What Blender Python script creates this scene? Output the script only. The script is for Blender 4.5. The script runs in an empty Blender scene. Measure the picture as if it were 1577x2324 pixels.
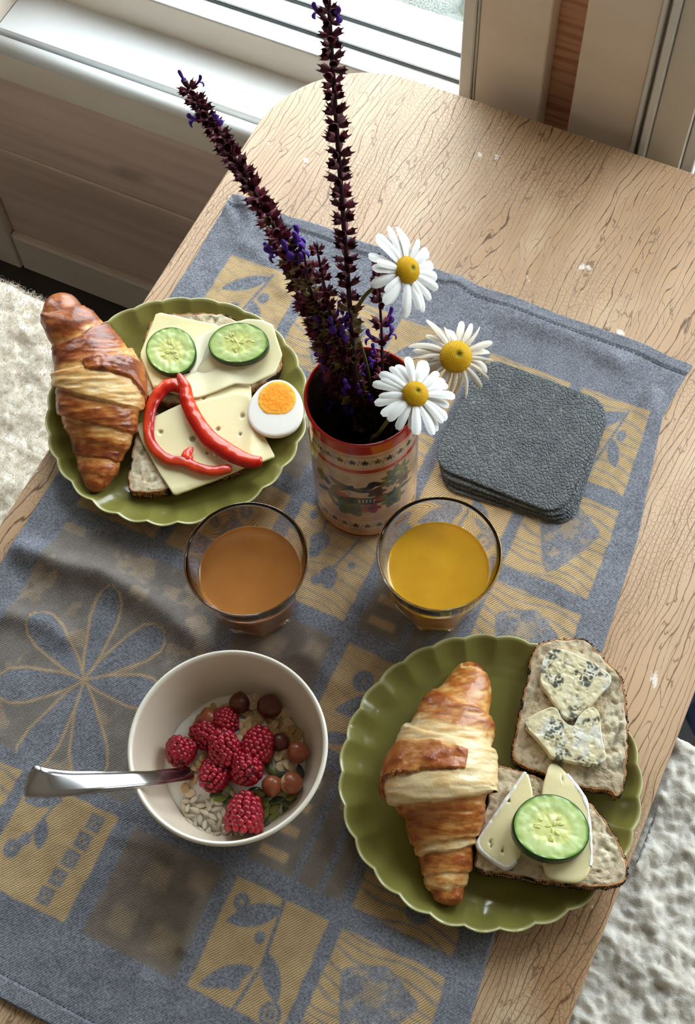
import bpy, math, random
import numpy as np
from mathutils import Vector, Matrix, Quaternion

# ------------------------------------------------------------------ camera, sky, lights, exposure
sc = bpy.context.scene
col = sc.collection
FPX, W, H = 3052.0, 1577.0, 2324.0
PITCH, ROLL, TH = math.radians(64.08), math.radians(-4.19), math.radians(29.2)
CAM_ROT = Matrix.Rotation(TH, 3, 'Z') @ Matrix.Rotation(math.pi / 2 - PITCH, 3, 'X') @ Matrix.Rotation(ROLL, 3, 'Z')
CAM_POS = Vector((0, 0, 1.0))
cd = bpy.data.cameras.new('camera')
cam = bpy.data.objects.new('camera', cd)
col.objects.link(cam)
cam.matrix_world = Matrix.Translation(CAM_POS) @ CAM_ROT.to_4x4()
cd.sensor_fit = 'VERTICAL'
cd.sensor_height = 24.0
cd.lens = FPX * 24.0 / H
cd.clip_start = 0.02
sc.camera = cam

wd = bpy.data.worlds.new('overcast_sky')
sc.world = wd
wd.use_nodes = True
nt = wd.node_tree
bg = nt.nodes['Background']
tc = nt.nodes.new('ShaderNodeTexCoord')
sp = nt.nodes.new('ShaderNodeSeparateXYZ')
rp = nt.nodes.new('ShaderNodeValToRGB')
rp.color_ramp.elements[0].position = 0.48
rp.color_ramp.elements[0].color = (0.50, 0.53, 0.56, 1)
rp.color_ramp.elements[1].position = 0.75
rp.color_ramp.elements[1].color = (0.86, 0.94, 1.0, 1)
mr = nt.nodes.new('ShaderNodeMapRange')
mr.inputs[1].default_value = -1
mr.inputs[2].default_value = 1
nt.links.new(tc.outputs['Generated'], sp.inputs[0])
nt.links.new(sp.outputs['Z'], mr.inputs[0])
nt.links.new(mr.outputs[0], rp.inputs[0])
nt.links.new(rp.outputs[0], bg.inputs['Color'])
bg.inputs['Strength'].default_value = 11.5

sc.view_settings.view_transform = 'Standard'
sc.view_settings.look = 'None'
sc.view_settings.gamma = 1.0
sc.view_settings.use_curve_mapping = False
sc.view_settings.exposure = 0.0
sc.cycles.max_bounces = 14
sc.cycles.diffuse_bounces = 5
sc.cycles.transmission_bounces = 10
sc.cycles.transparent_max_bounces = 16
sc.cycles.sample_clamp_indirect = 6.0

FLOOR = -0.74
ROOM = (-2.4, 2.1, -1.9, 1.6)      # x0, x1, y0, ceiling height
WIN_Z = (-0.195, 1.15)
WINS = [(-1.81, -1.19), (-0.951, -0.337), (-0.095, 0.525), (0.79, 1.41)]


def portal(cx, cy, cz, sx, sz, rot):
    l = bpy.data.lights.new('daylight', 'AREA')
    l.shape = 'RECTANGLE'
    l.size, l.size_y = sx, sz
    l.cycles.is_portal = True
    o = bpy.data.objects.new('window_daylight', l)
    o.location = (cx, cy, cz)
    o.rotation_euler = rot
    col.objects.link(o)


for (a, b) in WINS:
    portal((a + b) / 2, 1.11, sum(WIN_Z) / 2, b - a, WIN_Z[1] - WIN_Z[0], (-math.pi / 2, 0, 0))


# ------------------------------------------------------------------ helpers
def ray(px, py):
    return (CAM_ROT @ Vector((px - W / 2, -(py - H / 2), -FPX))).normalized()


def at(px, py, z=0.0):
    """photo pixel -> point on the horizontal plane z"""
    d = ray(px, py)
    return CAM_POS + d * ((z - CAM_POS.z) / d.z)


def onf(px, py, f):
    """photo pixel -> point on the height field f(x, y)"""
    z = 0.02
    for _ in range(8):
        p = at(px, py, z)
        z = f(p.x, p.y)
    return Vector((p.x, p.y, z))


def pxs(p):
    """metres per pixel at point p"""
    d = Vector(p) - CAM_POS
    return -(CAM_ROT.transposed() @ d).z / FPX


def lin(r, g, b):
    f = lambda c: ((c / 255 + 0.055) / 1.055) ** 2.4 if c / 255 > 0.04045 else c / 255 / 12.92
    return (f(r), f(g), f(b))


def sm(a, b, x):
    t = np.clip((x - a) / (b - a), 0, 1)
    return t * t * (3 - 2 * t)


def vnoise(P, seed=0):
    P = np.asarray(P, float)
    i = np.floor(P).astype(np.int64)
    f = P - i
    f = f * f * (3 - 2 * f)
    out = 0
    for dx in (0, 1):
        for dy in (0, 1):
            for dz in (0, 1):
                n = (i[..., 0] + dx) * 374761393 + (i[..., 1] + dy) * 668265263 + (i[..., 2] + dz) * 2147483647 + seed * 1274126177
                n = (n ^ (n >> 13)) * 1274126177
                n = (n ^ (n >> 16)) & 0xFFFFFF
                w = (f[..., 0] if dx else 1 - f[..., 0]) * (f[..., 1] if dy else 1 - f[..., 1]) * (f[..., 2] if dz else 1 - f[..., 2])
                out = out + w * (n / 0xFFFFFF)
    return out * 2 - 1


def fbm(P, octv=4, seed=0):
    P = np.asarray(P, float)
    s, a = 0, 1.0
    for k in range(octv):
        s = s + a * vnoise(P * 2 ** k, seed + k)
        a *= 0.5
    return s


def root_of(o):
    v = Vector((0, 0, 0))
    while o is not None:
        v += o.location
        o = o.parent
    return v


def empty(name, loc):
    o = bpy.data.objects.new(name, None)
    o.location = loc
    o.empty_display_size = 0.01
    col.objects.link(o)
    return o


def tag(o, label=None, cat=None, group=None, kind=None):
    if label: o['label'] = label
    if cat: o['category'] = cat
    if group: o['group'] = group
    if kind: o['kind'] = kind
    return o


def obj(name, V, F, mat, parent=None, smooth=True, attrs=None, loc=None):
    """link ONE mesh object; V in world coordinates"""
    V = np.asarray(V, float).reshape(-1, 3)
    if parent is not None:
        base = np.array(root_of(parent))
    elif loc is not None:
        base = np.array(loc, float)
    else:
        base = np.array([(V[:, 0].min() + V[:, 0].max()) / 2, (V[:, 1].min() + V[:, 1].max()) / 2, V[:, 2].min()])
    me = bpy.data.meshes.new(name)
    if isinstance(F, np.ndarray):
        n, k = F.shape
        me.vertices.add(len(V))
        me.vertices.foreach_set('co', (V - base).ravel())
        me.loops.add(n * k)
        me.loops.foreach_set('vertex_index', F.ravel().astype(np.int32))
        me.polygons.add(n)
        me.polygons.foreach_set('loop_start', np.arange(0, n * k, k, dtype=np.int32))
        me.update(calc_edges=True)
    else:
        me.from_pydata((V - base).tolist(), [], F)
    me.validate()
    me.polygons.foreach_set('use_smooth', [smooth] * len(me.polygons))
    if attrs:
        for k, a in attrs.items():
            a = np.asarray(a, float)
            if a.ndim == 2:
                ca = me.color_attributes.new(k, 'FLOAT_COLOR', 'POINT')
                if a.shape[1] == 3:
                    a = np.c_[a, np.ones(len(a))]
                ca.data.foreach_set('color', a.ravel())
            else:
                fa = me.attributes.new(k, 'FLOAT', 'POINT')
                fa.data.foreach_set('value', a.ravel())
    if mat is not None:
        me.materials.append(mat)
    o = bpy.data.objects.new(name, me)
    col.objects.link(o)
    if parent is not None:
        o.parent = parent
    else:
        o.location = base
    return o


def inst(name, me, parent, M):
    """another object on shared mesh data, M = world matrix without the root offset removed"""
    o = bpy.data.objects.new(name, me)
    col.objects.link(o)
    if parent is not None:
        o.parent = parent
        M = Matrix.Translation(-root_of(parent)) @ M
    o.matrix_local = M
    return o


def mesh_only(name, V, F, mat, smooth=True, attrs=None):
    o = obj(name, V, F, mat, smooth=smooth, attrs=attrs, loc=(0, 0, 0))
    me = o.data
    bpy.data.objects.remove(o)
    return me


def box(x0, x1, y0, y1, z0, z1, bev=0.0):
    if bev <= 0:
        V = [(x, y, z) for z in (z0, z1) for y in (y0, y1) for x in (x0, x1)]
        F = [(0, 2, 3, 1), (4, 5, 7, 6), (0, 1, 5, 4), (2, 6, 7, 3), (0, 4, 6, 2), (1, 3, 7, 5)]
        return V, F
    # bevelled box: slice rings along z, each ring a chamfered rectangle
    def ring(i, z):
        b = bev
        xa, xb, ya, yb = x0 + i, x1 - i, y0 + i, y1 - i
        return [(xa + b, ya, z), (xb - b, ya, z), (xb, ya + b, z), (xb, yb - b, z), (xb - b, yb, z), (xa + b, yb, z), (xa, yb - b, z), (xa, ya + b, z)]
    V = ring(bev * .7, z0) + ring(0, z0 + bev) + ring(0, z1 - bev) + ring(bev * .7, z1)
    F = [tuple(range(7, -1, -1)), tuple(range(24, 32))]
    for k in range(3):
        for i in range(8):
            j = (i + 1) % 8
            F.append((k * 8 + i, k * 8 + j, k * 8 + 8 + j, k * 8 + 8 + i))
    return V, F


def boxo(name, x0, x1, y0, y1, z0, z1, mat, parent=None, bev=0.002):
    V, F = box(x0, x1, y0, y1, z0, z1, bev)
    return obj(name, V, F, mat, parent, smooth=False)


def gridf(nu, nv, wu=False, wv=False):
    """quads of an nu x nv vertex grid, index = u*nv + v"""
    iu = np.arange(nu if wu else nu - 1)
    iv = np.arange(nv if wv else nv - 1)
    a, b = np.meshgrid(iu, iv, indexing='ij')
    a2, b2 = (a + 1) % nu, (b + 1) % nv
    return np.stack([a * nv + b, a2 * nv + b, a2 * nv + b2, a * nv + b2], -1).reshape(-1, 4)


def lathe(prof, n, cx, cy):
    th = np.linspace(0, 2 * np.pi, n, endpoint=False)
    V = [(cx + r * math.cos(t), cy + r * math.sin(t), z) for (r, z) in prof for t in th]
    return V, gridf(len(prof), n, False, True)[:, ::-1], th


def smooth_path(P, n):
    """Catmull-Rom through the points of P, n samples"""
    P = np.asarray(P, float)
    Q = np.vstack([2 * P[0] - P[1], P, 2 * P[-1] - P[-2]])
    m = len(P) - 1
    out = []
    for k in range(n):
        t = k / (n - 1) * m
        i = min(int(t), m - 1)
        f = t - i
        a, b, c, d = Q[i], Q[i + 1], Q[i + 2], Q[i + 3]
        out.append(0.5 * ((2 * b) + (c - a) * f + (2 * a - 5 * b + 4 * c - d) * f * f + (3 * b - a - 3 * c + d) * f ** 3))
    return np.array(out)


def tube(path, rad, n=8, up=(0, 0, 1), flat=1.0):
    """swept tube; rad list; flat scales the second axis; returns V, F, (u,v)"""
    P = np.asarray(path, float)
    T = np.gradient(P, axis=0)
    T /= np.linalg.norm(T, axis=1)[:, None] + 1e-12
    up = np.asarray(up, float)
    V = []
    fr = []
    for p, t, r in zip(P, T, rad):
        s = np.cross(t, up)
        if np.linalg.norm(s) < 1e-3:
            s = np.cross(t, (0, 1, 0.01))
        s /= np.linalg.norm(s)
        w = np.cross(s, t)
        fr.append((s, w))
        for k in range(n):
            a = 2 * math.pi * k / n
            V.append(p + r * (math.cos(a) * s + math.sin(a) * flat * w))
    F = [tuple(f) for f in gridf(len(P), n, False, True)]
    F.append(tuple(range(n)))
    F.append(tuple(range((len(P) - 1) * n + n - 1, (len(P) - 1) * n - 1, -1)))
    return np.array(V), F


def resample(poly, n, rnd=2):
    """closed outline: corner-cut rnd times, then n even samples"""
    P = [np.array(p[:2], float) for p in poly]
    cut = .94 if rnd < 0 else .8
    for _ in range(abs(rnd)):
        Q = []
        for i in range(len(P)):
            a, b = P[i], P[(i + 1) % len(P)]
            Q += [a * cut + b * (1 - cut), a * (1 - cut) + b * cut]
        P = Q
    P = np.array(P)
    if ((P[:, 0] * np.roll(P[:, 1], -1)) - (P[:, 1] * np.roll(P[:, 0], -1))).sum() < 0:
        P = P[::-1]
    D = np.r_[0, np.cumsum(np.linalg.norm(np.roll(P, -1, 0) - P, axis=1))]
    C = np.vstack([P, P[:1]])
    s = np.linspace(0, D[-1], n, endpoint=False)
    return np.stack([np.interp(s, D, C[:, k]) for k in (0, 1)], 1)


def inset(O, d):
    """move a closed ccw outline inwards by d"""
    t = np.roll(O, -1, 0) - np.roll(O, 1, 0)
    t /= np.linalg.norm(t, axis=1)[:, None] + 1e-12
    return O + np.stack([-t[:, 1], t[:, 0]], 1) * d


def slab(O, prof, fill=8, bottom=True):
    """prof: list of (inset, z) from the bottom edge to the top edge; the top is filled with `fill` rings to the centroid.
    returns V (N,3), F, ring index per vertex"""
    n = len(O)
    c = O.mean(0)
    R, ring = [], []
    for k, (d, z) in enumerate(prof):
        q = inset(O, d)
        R.append(np.c_[q, np.full(n, z)])
        ring += [k] * n
    top = R[-1]
    for j in range(1, fill):
        s = 1 - j / fill
        R.append(np.c_[c + (top[:, :2] - c) * s, top[:, 2]])
        ring += [len(prof) - 1 + j] * n
    V = np.vstack(R + [np.array([[c[0], c[1], prof[-1][1]]])])
    ring.append(len(prof) - 1 + fill)
    F = [tuple(f) for f in gridf(len(R), n, False, True)[:, ::-1]]
    last = (len(R) - 1) * n
    for i in range(n):
        F.append((last + i, last + (i + 1) % n, len(V) - 1))
    if bottom:
        F.append(tuple(range(n - 1, -1, -1)))
    return V, F, np.array(ring)


# ------------------------------------------------------------------ materials
def mat(name, base, rough=0.5, spec=0.5, var=None, bump=None, attr=None, sss=0.0, sss_r=None, sheen=0.0, coat=0.0,
        trans=0.0, ior=1.45, metal=0.0, bump2=None, attr_fac=1.0, roughvar=None):
    """var: [(colour, scale (x,y,z), lo, hi, detail)], bump: (kind, scale(x,y,z), strength, distance)"""
    m = bpy.data.materials.new(name)
    m.use_nodes = True
    N, L = m.node_tree.nodes, m.node_tree.links
    b = N['Principled BSDF']
    b.inputs['Roughness'].default_value = rough
    b.inputs['Specular IOR Level'].default_value = spec
    b.inputs['IOR'].default_value = ior
    b.inputs['Metallic'].default_value = metal
    b.inputs['Subsurface Weight'].default_value = sss
    if sss_r:
        b.inputs['Subsurface Radius'].default_value = sss_r
        b.inputs['Subsurface Scale'].default_value = 1.0
    b.inputs['Sheen Weight'].default_value = sheen
    b.inputs['Coat Weight'].default_value = coat
    b.inputs['Coat Roughness'].default_value = 0.08
    b.inputs['Transmission Weight'].default_value = trans
    tcn = N.new('ShaderNodeTexCoord')

    def scaled(s):
        mp = N.new('ShaderNodeMapping')
        mp.inputs['Scale'].default_value = s if isinstance(s, (tuple, list)) else (s, s, s)
        L.new(tcn.outputs['Object'], mp.inputs[0])
        return mp.outputs[0]
    out = None
    if attr:
        a = N.new('ShaderNodeAttribute')
        a.attribute_name = attr
        out = a.outputs['Color']
    else:
        c = N.new('ShaderNodeRGB')
        c.outputs[0].default_value = (*base, 1)
        out = c.outputs[0]
    for (c2, s, lo, hi, det) in (var or []):
        nz = N.new('ShaderNodeTexNoise')
        nz.inputs['Scale'].default_value = 1.0
        nz.inputs['Detail'].default_value = det
        L.new(scaled(s), nz.inputs['Vector'])
        r = N.new('ShaderNodeMapRange')
        r.inputs[1].default_value, r.inputs[2].default_value = lo, hi
        L.new(nz.outputs['Fac'], r.inputs[0])
        mx = N.new('ShaderNodeMix')
        mx.data_type = 'RGBA'
        mx.blend_type = 'MIX' if len(c2) == 3 else 'MULTIPLY'
        L.new(r.outputs[0], mx.inputs[0])
        L.new(out, mx.inputs[6])
        mx.inputs[7].default_value = (*c2[:3], 1)
        out = mx.outputs[2]
    L.new(out, b.inputs['Base Color'])
    prev = None
    for bp in (bump, bump2):
        if not bp: continue
        kind, s, st, dist = bp
        if kind == 'noise':
            t = N.new('ShaderNodeTexNoise')
            t.inputs['Scale'].default_value = 1
            t.inputs['Detail'].default_value = 5
            o_ = t.outputs['Fac']
        elif kind == 'voronoi':
            t = N.new('ShaderNodeTexVoronoi')
            t.inputs['Scale'].default_value = 1
            o_ = t.outputs['Distance']
        elif kind == 'cells':
            t = N.new('ShaderNodeTexVoronoi')
            t.feature = 'DISTANCE_TO_EDGE'
            t.inputs['Scale'].default_value = 1
            r = N.new('ShaderNodeMapRange')
            r.inputs[1].default_value, r.inputs[2].default_value = 0.0, 0.22
            r.interpolation_type = 'SMOOTHSTEP'
            L.new(t.outputs['Distance'], r.inputs[0])
            o_ = r.outputs[0]
        L.new(scaled(s), t.inputs['Vector'])
        bn = N.new('ShaderNodeBump')
        bn.inputs['Strength'].default_value = st
        bn.inputs['Distance'].default_value = dist
        L.new(o_, bn.inputs['Height'])
        if prev is not None:
            L.new(prev, bn.inputs['Normal'])
        prev = bn.outputs[0]
    if prev is not None:
        L.new(prev, b.inputs['Normal'])
    return m


def pane_material():
    m = bpy.data.materials.new('window_glass')
    m.use_nodes = True
    N, L = m.node_tree.nodes, m.node_tree.links
    N.remove(N['Principled BSDF'])
    t, g, x, f = N.new('ShaderNodeBsdfTransparent'), N.new('ShaderNodeBsdfGlossy'), N.new('ShaderNodeMixShader'), N.new('ShaderNodeFresnel')
    t.inputs[0].default_value = (0.93, 0.96, 0.95, 1)
    g.inputs['Roughness'].default_value = 0.0
    f.inputs[0].default_value = 1.5
    L.new(f.outputs[0], x.inputs[0])
    L.new(t.outputs[0], x.inputs[1])
    L.new(g.outputs[0], x.inputs[2])
    L.new(x.outputs[0], N['Material Output'].inputs['Surface'])
    return m

# ------------------------------------------------------------------ the setting
M_white = mat('white_paint', lin(224, 226, 226), 0.38, 0.5, var=[(lin(226, 226, 222), (6, 6, 6), .45, .7, 3)], bump=('noise', (30, 260, 30), .08, .001))
M_cream = mat('cream_painted_wood', lin(238, 226, 212), 0.42, 0.4, var=[(lin(228, 214, 198), (4, 4, 14), .4, .7, 4)], bump=('noise', (160, 160, 12), .06, .001))
M_board = mat('limed_pine_board', lin(240, 214, 200), 0.5, 0.35, var=[(lin(218, 190, 176), (3, 20, 40), .4, .7, 5), (lin(120, 92, 80), (4.5, 9, 9), .70, .80, 1)], bump=('noise', (8, 120, 120), .1, .001))
M_strip = mat('oiled_pine_strip', lin(214, 166, 134), 0.5, 0.4, var=[(lin(186, 134, 104), (9, 9, 130), .45, .6, 2)])
M_grey = mat('grey_painted_board', lin(216, 212, 202), 0.4, 0.4)
M_gasket = mat('grey_window_gasket', lin(96, 104, 106), 0.5)
M_floor = mat('dark_floor', lin(66, 61, 58), 0.45, 0.4, var=[(lin(52, 48, 46), (5, 5, 5), .4, .65, 4)])
M_wall = mat('warm_wall_boards', lin(212, 200, 186), 0.8)
M_ceil = mat('limed_ceiling_boards', lin(228, 218, 204), 0.8)
M_pane = pane_material()
x0, x1, y0, zc = ROOM
YP = 0.915                                  # face of the panelling under the windows
S = 'structure'


def st(o):
    o['kind'] = S
    return o


st(boxo('floor', x0 - .2, x1 + .2, y0 - .2, 1.1, FLOOR - .05, FLOOR, M_floor, bev=0))
st(boxo('ceiling', x0 - .2, x1 + .2, y0 - .2, 1.1, zc, zc + .05, M_ceil, bev=0))
st(boxo('wall_left', x0 - .12, x0, y0 - .2, 1.1, FLOOR, zc, M_wall, bev=0))
st(boxo('wall_back', x0, x1, y0 - .12, y0, FLOOR, zc, M_wall, bev=0))
st(boxo('wall_right', x1, x1 + .12, y0 - .2, 1.1, FLOOR, zc, M_wall, bev=0))

wf = st(empty('wall_front', (0, YP, FLOOR)))
# panelling below the sills: stiles, rails and boards
zb0, zb1, zb2, zb3 = FLOOR, -.655, -.45, -.282
for sx in (-2.0, -1.11, -.22, .68, 1.55):
    boxo('panel_stile', sx - .005, sx + .04, YP - .004, YP + .03, FLOOR, -.215, M_cream, wf)
xs = [x0, -2.0, -1.11, -.22, .68, 1.55, x1]
for i in range(len(xs) - 1):
    a, b = xs[i] + (.042 if i else 0), xs[i + 1] - (.007 if i < len(xs) - 2 else 0)
    boxo('panel_rail', a, b, YP - .002, YP + .03, FLOOR, zb1, M_cream, wf, bev=.004)
    boxo('panel_board', a, b, YP + .008, YP + .03, zb1 + .001, zb2 - .002, M_board, wf, bev=.003)
    boxo('panel_board', a, b, YP + .008, YP + .03, zb2, zb3 - .001, M_board, wf, bev=.003)
    boxo('panel_rail', a, b, YP - .003, YP + .03, zb3, -.216, M_cream, wf, bev=.004)
boxo('wall_core', x0, x1, YP + .031, YP + .18, FLOOR, WIN_Z[0] - .021, M_wall, wf, bev=0)
boxo('wall_core', x0, x1, YP + .0, YP + .18, WIN_Z[1], zc, M_wall, wf, bev=0)
# posts between the windows, built of boards
edges = [x0] + [e for w in WINS for e in w] + [x1]
for k in range(0, len(edges), 2):
    a, b = edges[k], edges[k + 1]
    boxo('wall_core', a, b, YP + .012, YP + .18, WIN_Z[0], WIN_Z[1], M_strip if k == 4 else M_wall, wf, bev=0)
    zA, zB = WIN_Z[0] - .015, WIN_Z[1] + .06
    if k == 4:
        for (n, xa, xb, ya, yb, mm) in (('casing', -.341, -.328, .897, .926, M_white), ('casing_bead', -.3275, -.3255, .899, .926, M_white),
                                        ('post_board', -.325, -.2575, .900, .926, M_cream),
                                        ('post_board', -.2265, -.162, .900, .926, M_cream), ('casing_bead', -.1612, -.157, .893, .926, M_white),
                                        ('casing_bead', -.1565, -.153, .905, .926, M_cream), ('casing', -.1525, -.1455, .891, .926, M_white),
                                        ('casing', -.145, -.1115, .898, .926, M_grey), ('casing', -.111, -.099, .905, .93, M_white)):
            boxo(n, xa, xb, ya, yb, zA, zB, mm, wf, bev=.0012)
    else:
        q = (b - a - .02) / 2
        boxo('post_board', a + .004, a + q, .900, .926, zA, zB, M_cream, wf)
        boxo('post_board', b - q, b - .004, .900, .926, zA, zB, M_cream, wf)

for n, (a, b) in enumerate(WINS, 1):
    w = st(empty('window_%d' % n, ((a + b) / 2, 1.0, WIN_Z[0])))
    z0, z1 = WIN_Z
    # sill board with its rounded nose and the groove behind it
    boxo('sill', a - .001, b + .001, YP + .004, .992, z0 - .02, z0, M_white, w, bev=.003)
    P = [(a - .03, .905, z0 - .0095), (b + .03, .905, z0 - .0095)]
    V, F = tube(P, [.0105, .0105], 16)
    obj('sill_nose', V, F, M_white, w)
    fr = []
    for (zb, zt, ya, yb, mm, nm) in ((z0 - .02, -.1455, .99, 1.09, M_cream, 'frame_rail'), (-.145, -.143, .990, 1.09, M_white, 'frame_ledge'),
                                     (-.1429, -.1395, 1.0145, 1.09, M_gasket, 'gasket'), (-.1394, -.1365, 1.0155, 1.09, M_white, 'sash_rail'),
                                     (-.1364, -.1330, 1.0455, 1.09, M_gasket, 'gasket'), (-.1329, -.1300, 1.0465, 1.09, M_white, 'glazing_bead')):
        boxo(nm, a, b, ya, yb, zb, zt, mm, w, bev=.0008)
    for (xa, xb) in ((a, a + .05), (b - .012, b)):
        boxo('frame_stile', xa, xb, .997, 1.09, -.1299, z1, M_white, w)
    boxo('frame_head', a + .05, b - .012, .997, 1.09, z1 - .06, z1, M_white, w)
    boxo('glazing_bar', a + .05, b - .012, 1.055, 1.085, .52, .545, M_white, w)
    obj('pane', [(a + .03, 1.072, -.131), (b - .03, 1.072, -.131), (b - .03, 1.072, z1 - .03), (a + .03, 1.072, z1 - .03)], [(0, 1, 2, 3)], M_pane, w, smooth=False)

# ground outside the window with pale stones
rng = random.Random(5)
M_ground = mat('pale_gravel', lin(70, 74, 60), 0.9, 0.2, var=[(lin(40, 48, 36), (14, 14, 14), .5, .62, 5)])
M_stone = mat('pale_stone', lin(104, 106, 102), 0.85, 0.2, var=[(lin(54, 60, 50), (30, 30, 30), .45, .65, 5)])
gr = st(boxo('floor_outside', -6, 6, 1.12, 12, -.96, -.9, M_ground, bev=0))
th = np.linspace(0, np.pi, 7)
ph = np.linspace(0, 2 * np.pi, 10, endpoint=False)
SV = np.array([(math.sin(t) * math.cos(p), math.sin(t) * math.sin(p), math.cos(t)) for t in th for p in ph])
SF = gridf(7, 10, False, True)
stones = []
for k in range(4):
    V = SV * (1 + .22 * fbm(SV * 1.7 + k * 9, 2, k))[:, None]
    stones.append(mesh_only('stone', V, SF[:, ::-1], M_stone))
for k in range(150):
    x, y, r = rng.uniform(-1.6, .5), rng.uniform(1.6, 3.0), rng.uniform(.03, .085)
    Mx = Matrix.Translation((x, y, -.9 + r * .25)) @ Matrix.Rotation(rng.uniform(0, 6), 4, 'Z') @ Matrix.Diagonal((r * 1.25, r, r * .7, 1))
    inst('stone', stones[k % 4], gr, Mx)

# ------------------------------------------------------------------ table
def table_material():
    m = mat('crackled_varnish_wood', lin(202, 168, 134), 0.36, 0.45, var=[(lin(172, 134, 96), (9, 2.5, 9), .42, .72, 4), (lin(214, 188, 156), (14, 6, 14), .55, .75, 3)])
    N, L = m.node_tree.nodes, m.node_tree.links
    b = N['Principled BSDF']
    base = b.inputs['Base Color'].links[0].from_socket
    tcn = N.new('ShaderNodeTexCoord')
    nz = N.new('ShaderNodeTexNoise')
    nz.inputs['Scale'].default_value = 22
    nz.inputs['Detail'].default_value = 3
    L.new(tcn.outputs['Object'], nz.inputs['Vector'])
    ad = N.new('ShaderNodeVectorMath')
    ad.operation = 'MULTIPLY_ADD'
    ad.inputs[1].default_value = (.004, .012, 0)
    L.new(nz.outputs['Color'], ad.inputs[0])
    L.new(tcn.outputs['Object'], ad.inputs[2])
    outs = []
    # long drying cracks that follow the grain: thin contour lines of a warped coordinate
    sepx = N.new('ShaderNodeSeparateXYZ')
    L.new(tcn.outputs['Object'], sepx.inputs[0])

    def M2(op, a, b=None, c=None):
        n = N.new('ShaderNodeMath')
        n.operation = op
        for k, v in enumerate((a, b, c)):
            if v is None: continue
            if hasattr(v, 'is_linked'): L.new(v, n.inputs[k])
            else: n.inputs[k].default_value = v
        return n.outputs[0]

    def NZ(s, det=2):
        mp = N.new('ShaderNodeMapping')
        mp.inputs['Scale'].default_value = s
        L.new(tcn.outputs['Object'], mp.inputs[0])
        n = N.new('ShaderNodeTexNoise')
        n.inputs['Scale'].default_value = 1
        n.inputs['Detail'].default_value = det
        L.new(mp.outputs[0], n.inputs['Vector'])
        return n.outputs['Fac']

    def RNG(v, a, b, c=0.0, d=1.0):
        n = N.new('ShaderNodeMapRange')
        n.interpolation_type = 'SMOOTHSTEP'
        for k, q in enumerate((a, b, c, d)): n.inputs[k + 1].default_value = q
        L.new(v, n.inputs[0])
        return n.outputs[0]
    for (fx_, fy_, n1, n2_, amp, w_, amt, msk, mlo, mhi) in ((190, -12, (26, 6, 1), (120, 22, 1), (8.0, .9), .10, .9, (40, 9, 1), .28, .38), (150, 10, (40, 12, 1), (210, 60, 1), (8.0, 1.2), .075, .7, (50, 14, 1), .38, .50)):
        t = M2('MULTIPLY', sepx.outputs['X'], fx_)
        t = M2('ADD', t, M2('MULTIPLY', sepx.outputs['Y'], fy_))
        t = M2('ADD', t, M2('MULTIPLY', NZ(n1), amp[0]))
        t = M2('ADD', t, M2('MULTIPLY', NZ(n2_, 3), amp[1]))
        d = M2('ABSOLUTE', M2('SUBTRACT', M2('FRACT', t), .5))
        ln = RNG(d, 0.0, w_, amt, 0.0)
        outs.append(M2('MULTIPLY', ln, RNG(NZ(msk), mlo, mhi)))
    mp = N.new('ShaderNodeMapping')
    mp.inputs['Scale'].default_value = (310, 190, 1)
    L.new(ad.outputs[0], mp.inputs[0])
    v = N.new('ShaderNodeTexVoronoi')
    v.feature = 'DISTANCE_TO_EDGE'
    v.voronoi_dimensions = '2D'
    v.inputs['Scale'].default_value = 1
    L.new(mp.outputs[0], v.inputs['Vector'])
    outs.append(M2('MULTIPLY', RNG(v.outputs['Distance'], 0.0, .11, .42, 0.0), RNG(NZ((11, 11, 1)), .42, .58)))
    outs[1] = M2('MAXIMUM', outs[1], outs[2])
    mxm = N.new('ShaderNodeMath')
    mxm.operation = 'MAXIMUM'
    L.new(outs[0], mxm.inputs[0])
    L.new(outs[1], mxm.inputs[1])
    mx = N.new('ShaderNodeMix')
    mx.data_type = 'RGBA'
    L.new(mxm.outputs[0], mx.inputs[0])
    L.new(base, mx.inputs[6])
    mx.inputs[7].default_value = (*lin(88, 58, 34), 1)
    # chips where the varnish is scuffed white
    n3 = N.new('ShaderNodeTexNoise')
    n3.inputs['Scale'].default_value = 40
    n3.inputs['Detail'].default_value = 4
    L.new(tcn.outputs['Object'], n3.inputs['Vector'])
    r3 = N.new('ShaderNodeMapRange')
    r3.inputs[1].default_value, r3.inputs[2].default_value = .695, .73
    L.new(n3.outputs['Fac'], r3.inputs[0])
    mx2 = N.new('ShaderNodeMix')
    mx2.data_type = 'RGBA'
    L.new(r3.outputs[0], mx2.inputs[0])
    L.new(mx.outputs[2], mx2.inputs[6])
    mx2.inputs[7].default_value = (*lin(236, 226, 214), 1)
    L.new(mx2.outputs[2], b.inputs['Base Color'])
    bn = N.new('ShaderNodeBump')
    bn.inputs['Strength'].default_value = .3
    bn.inputs['Distance'].default_value = .0009
    bn.invert = True
    L.new(mxm.outputs[0], bn.inputs['Height'])
    L.new(bn.outputs[0], b.inputs['Normal'])
    return m


M_table = table_material()
M_tedge = mat('dark_table_edge', lin(120, 86, 54), 0.5, 0.4, var=[(lin(60, 42, 28), (20, 20, 60), .4, .65, 4)])
TX0, TX1, TY0, TY1 = -.4955, .0725, -.42, .8765
table = empty('table', ((TX0 + TX1) / 2, (TY0 + TY1) / 2, FLOOR))
tag(table, 'old wooden table with crackled pale varnish and rounded corners under the breakfast', 'table')


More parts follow.
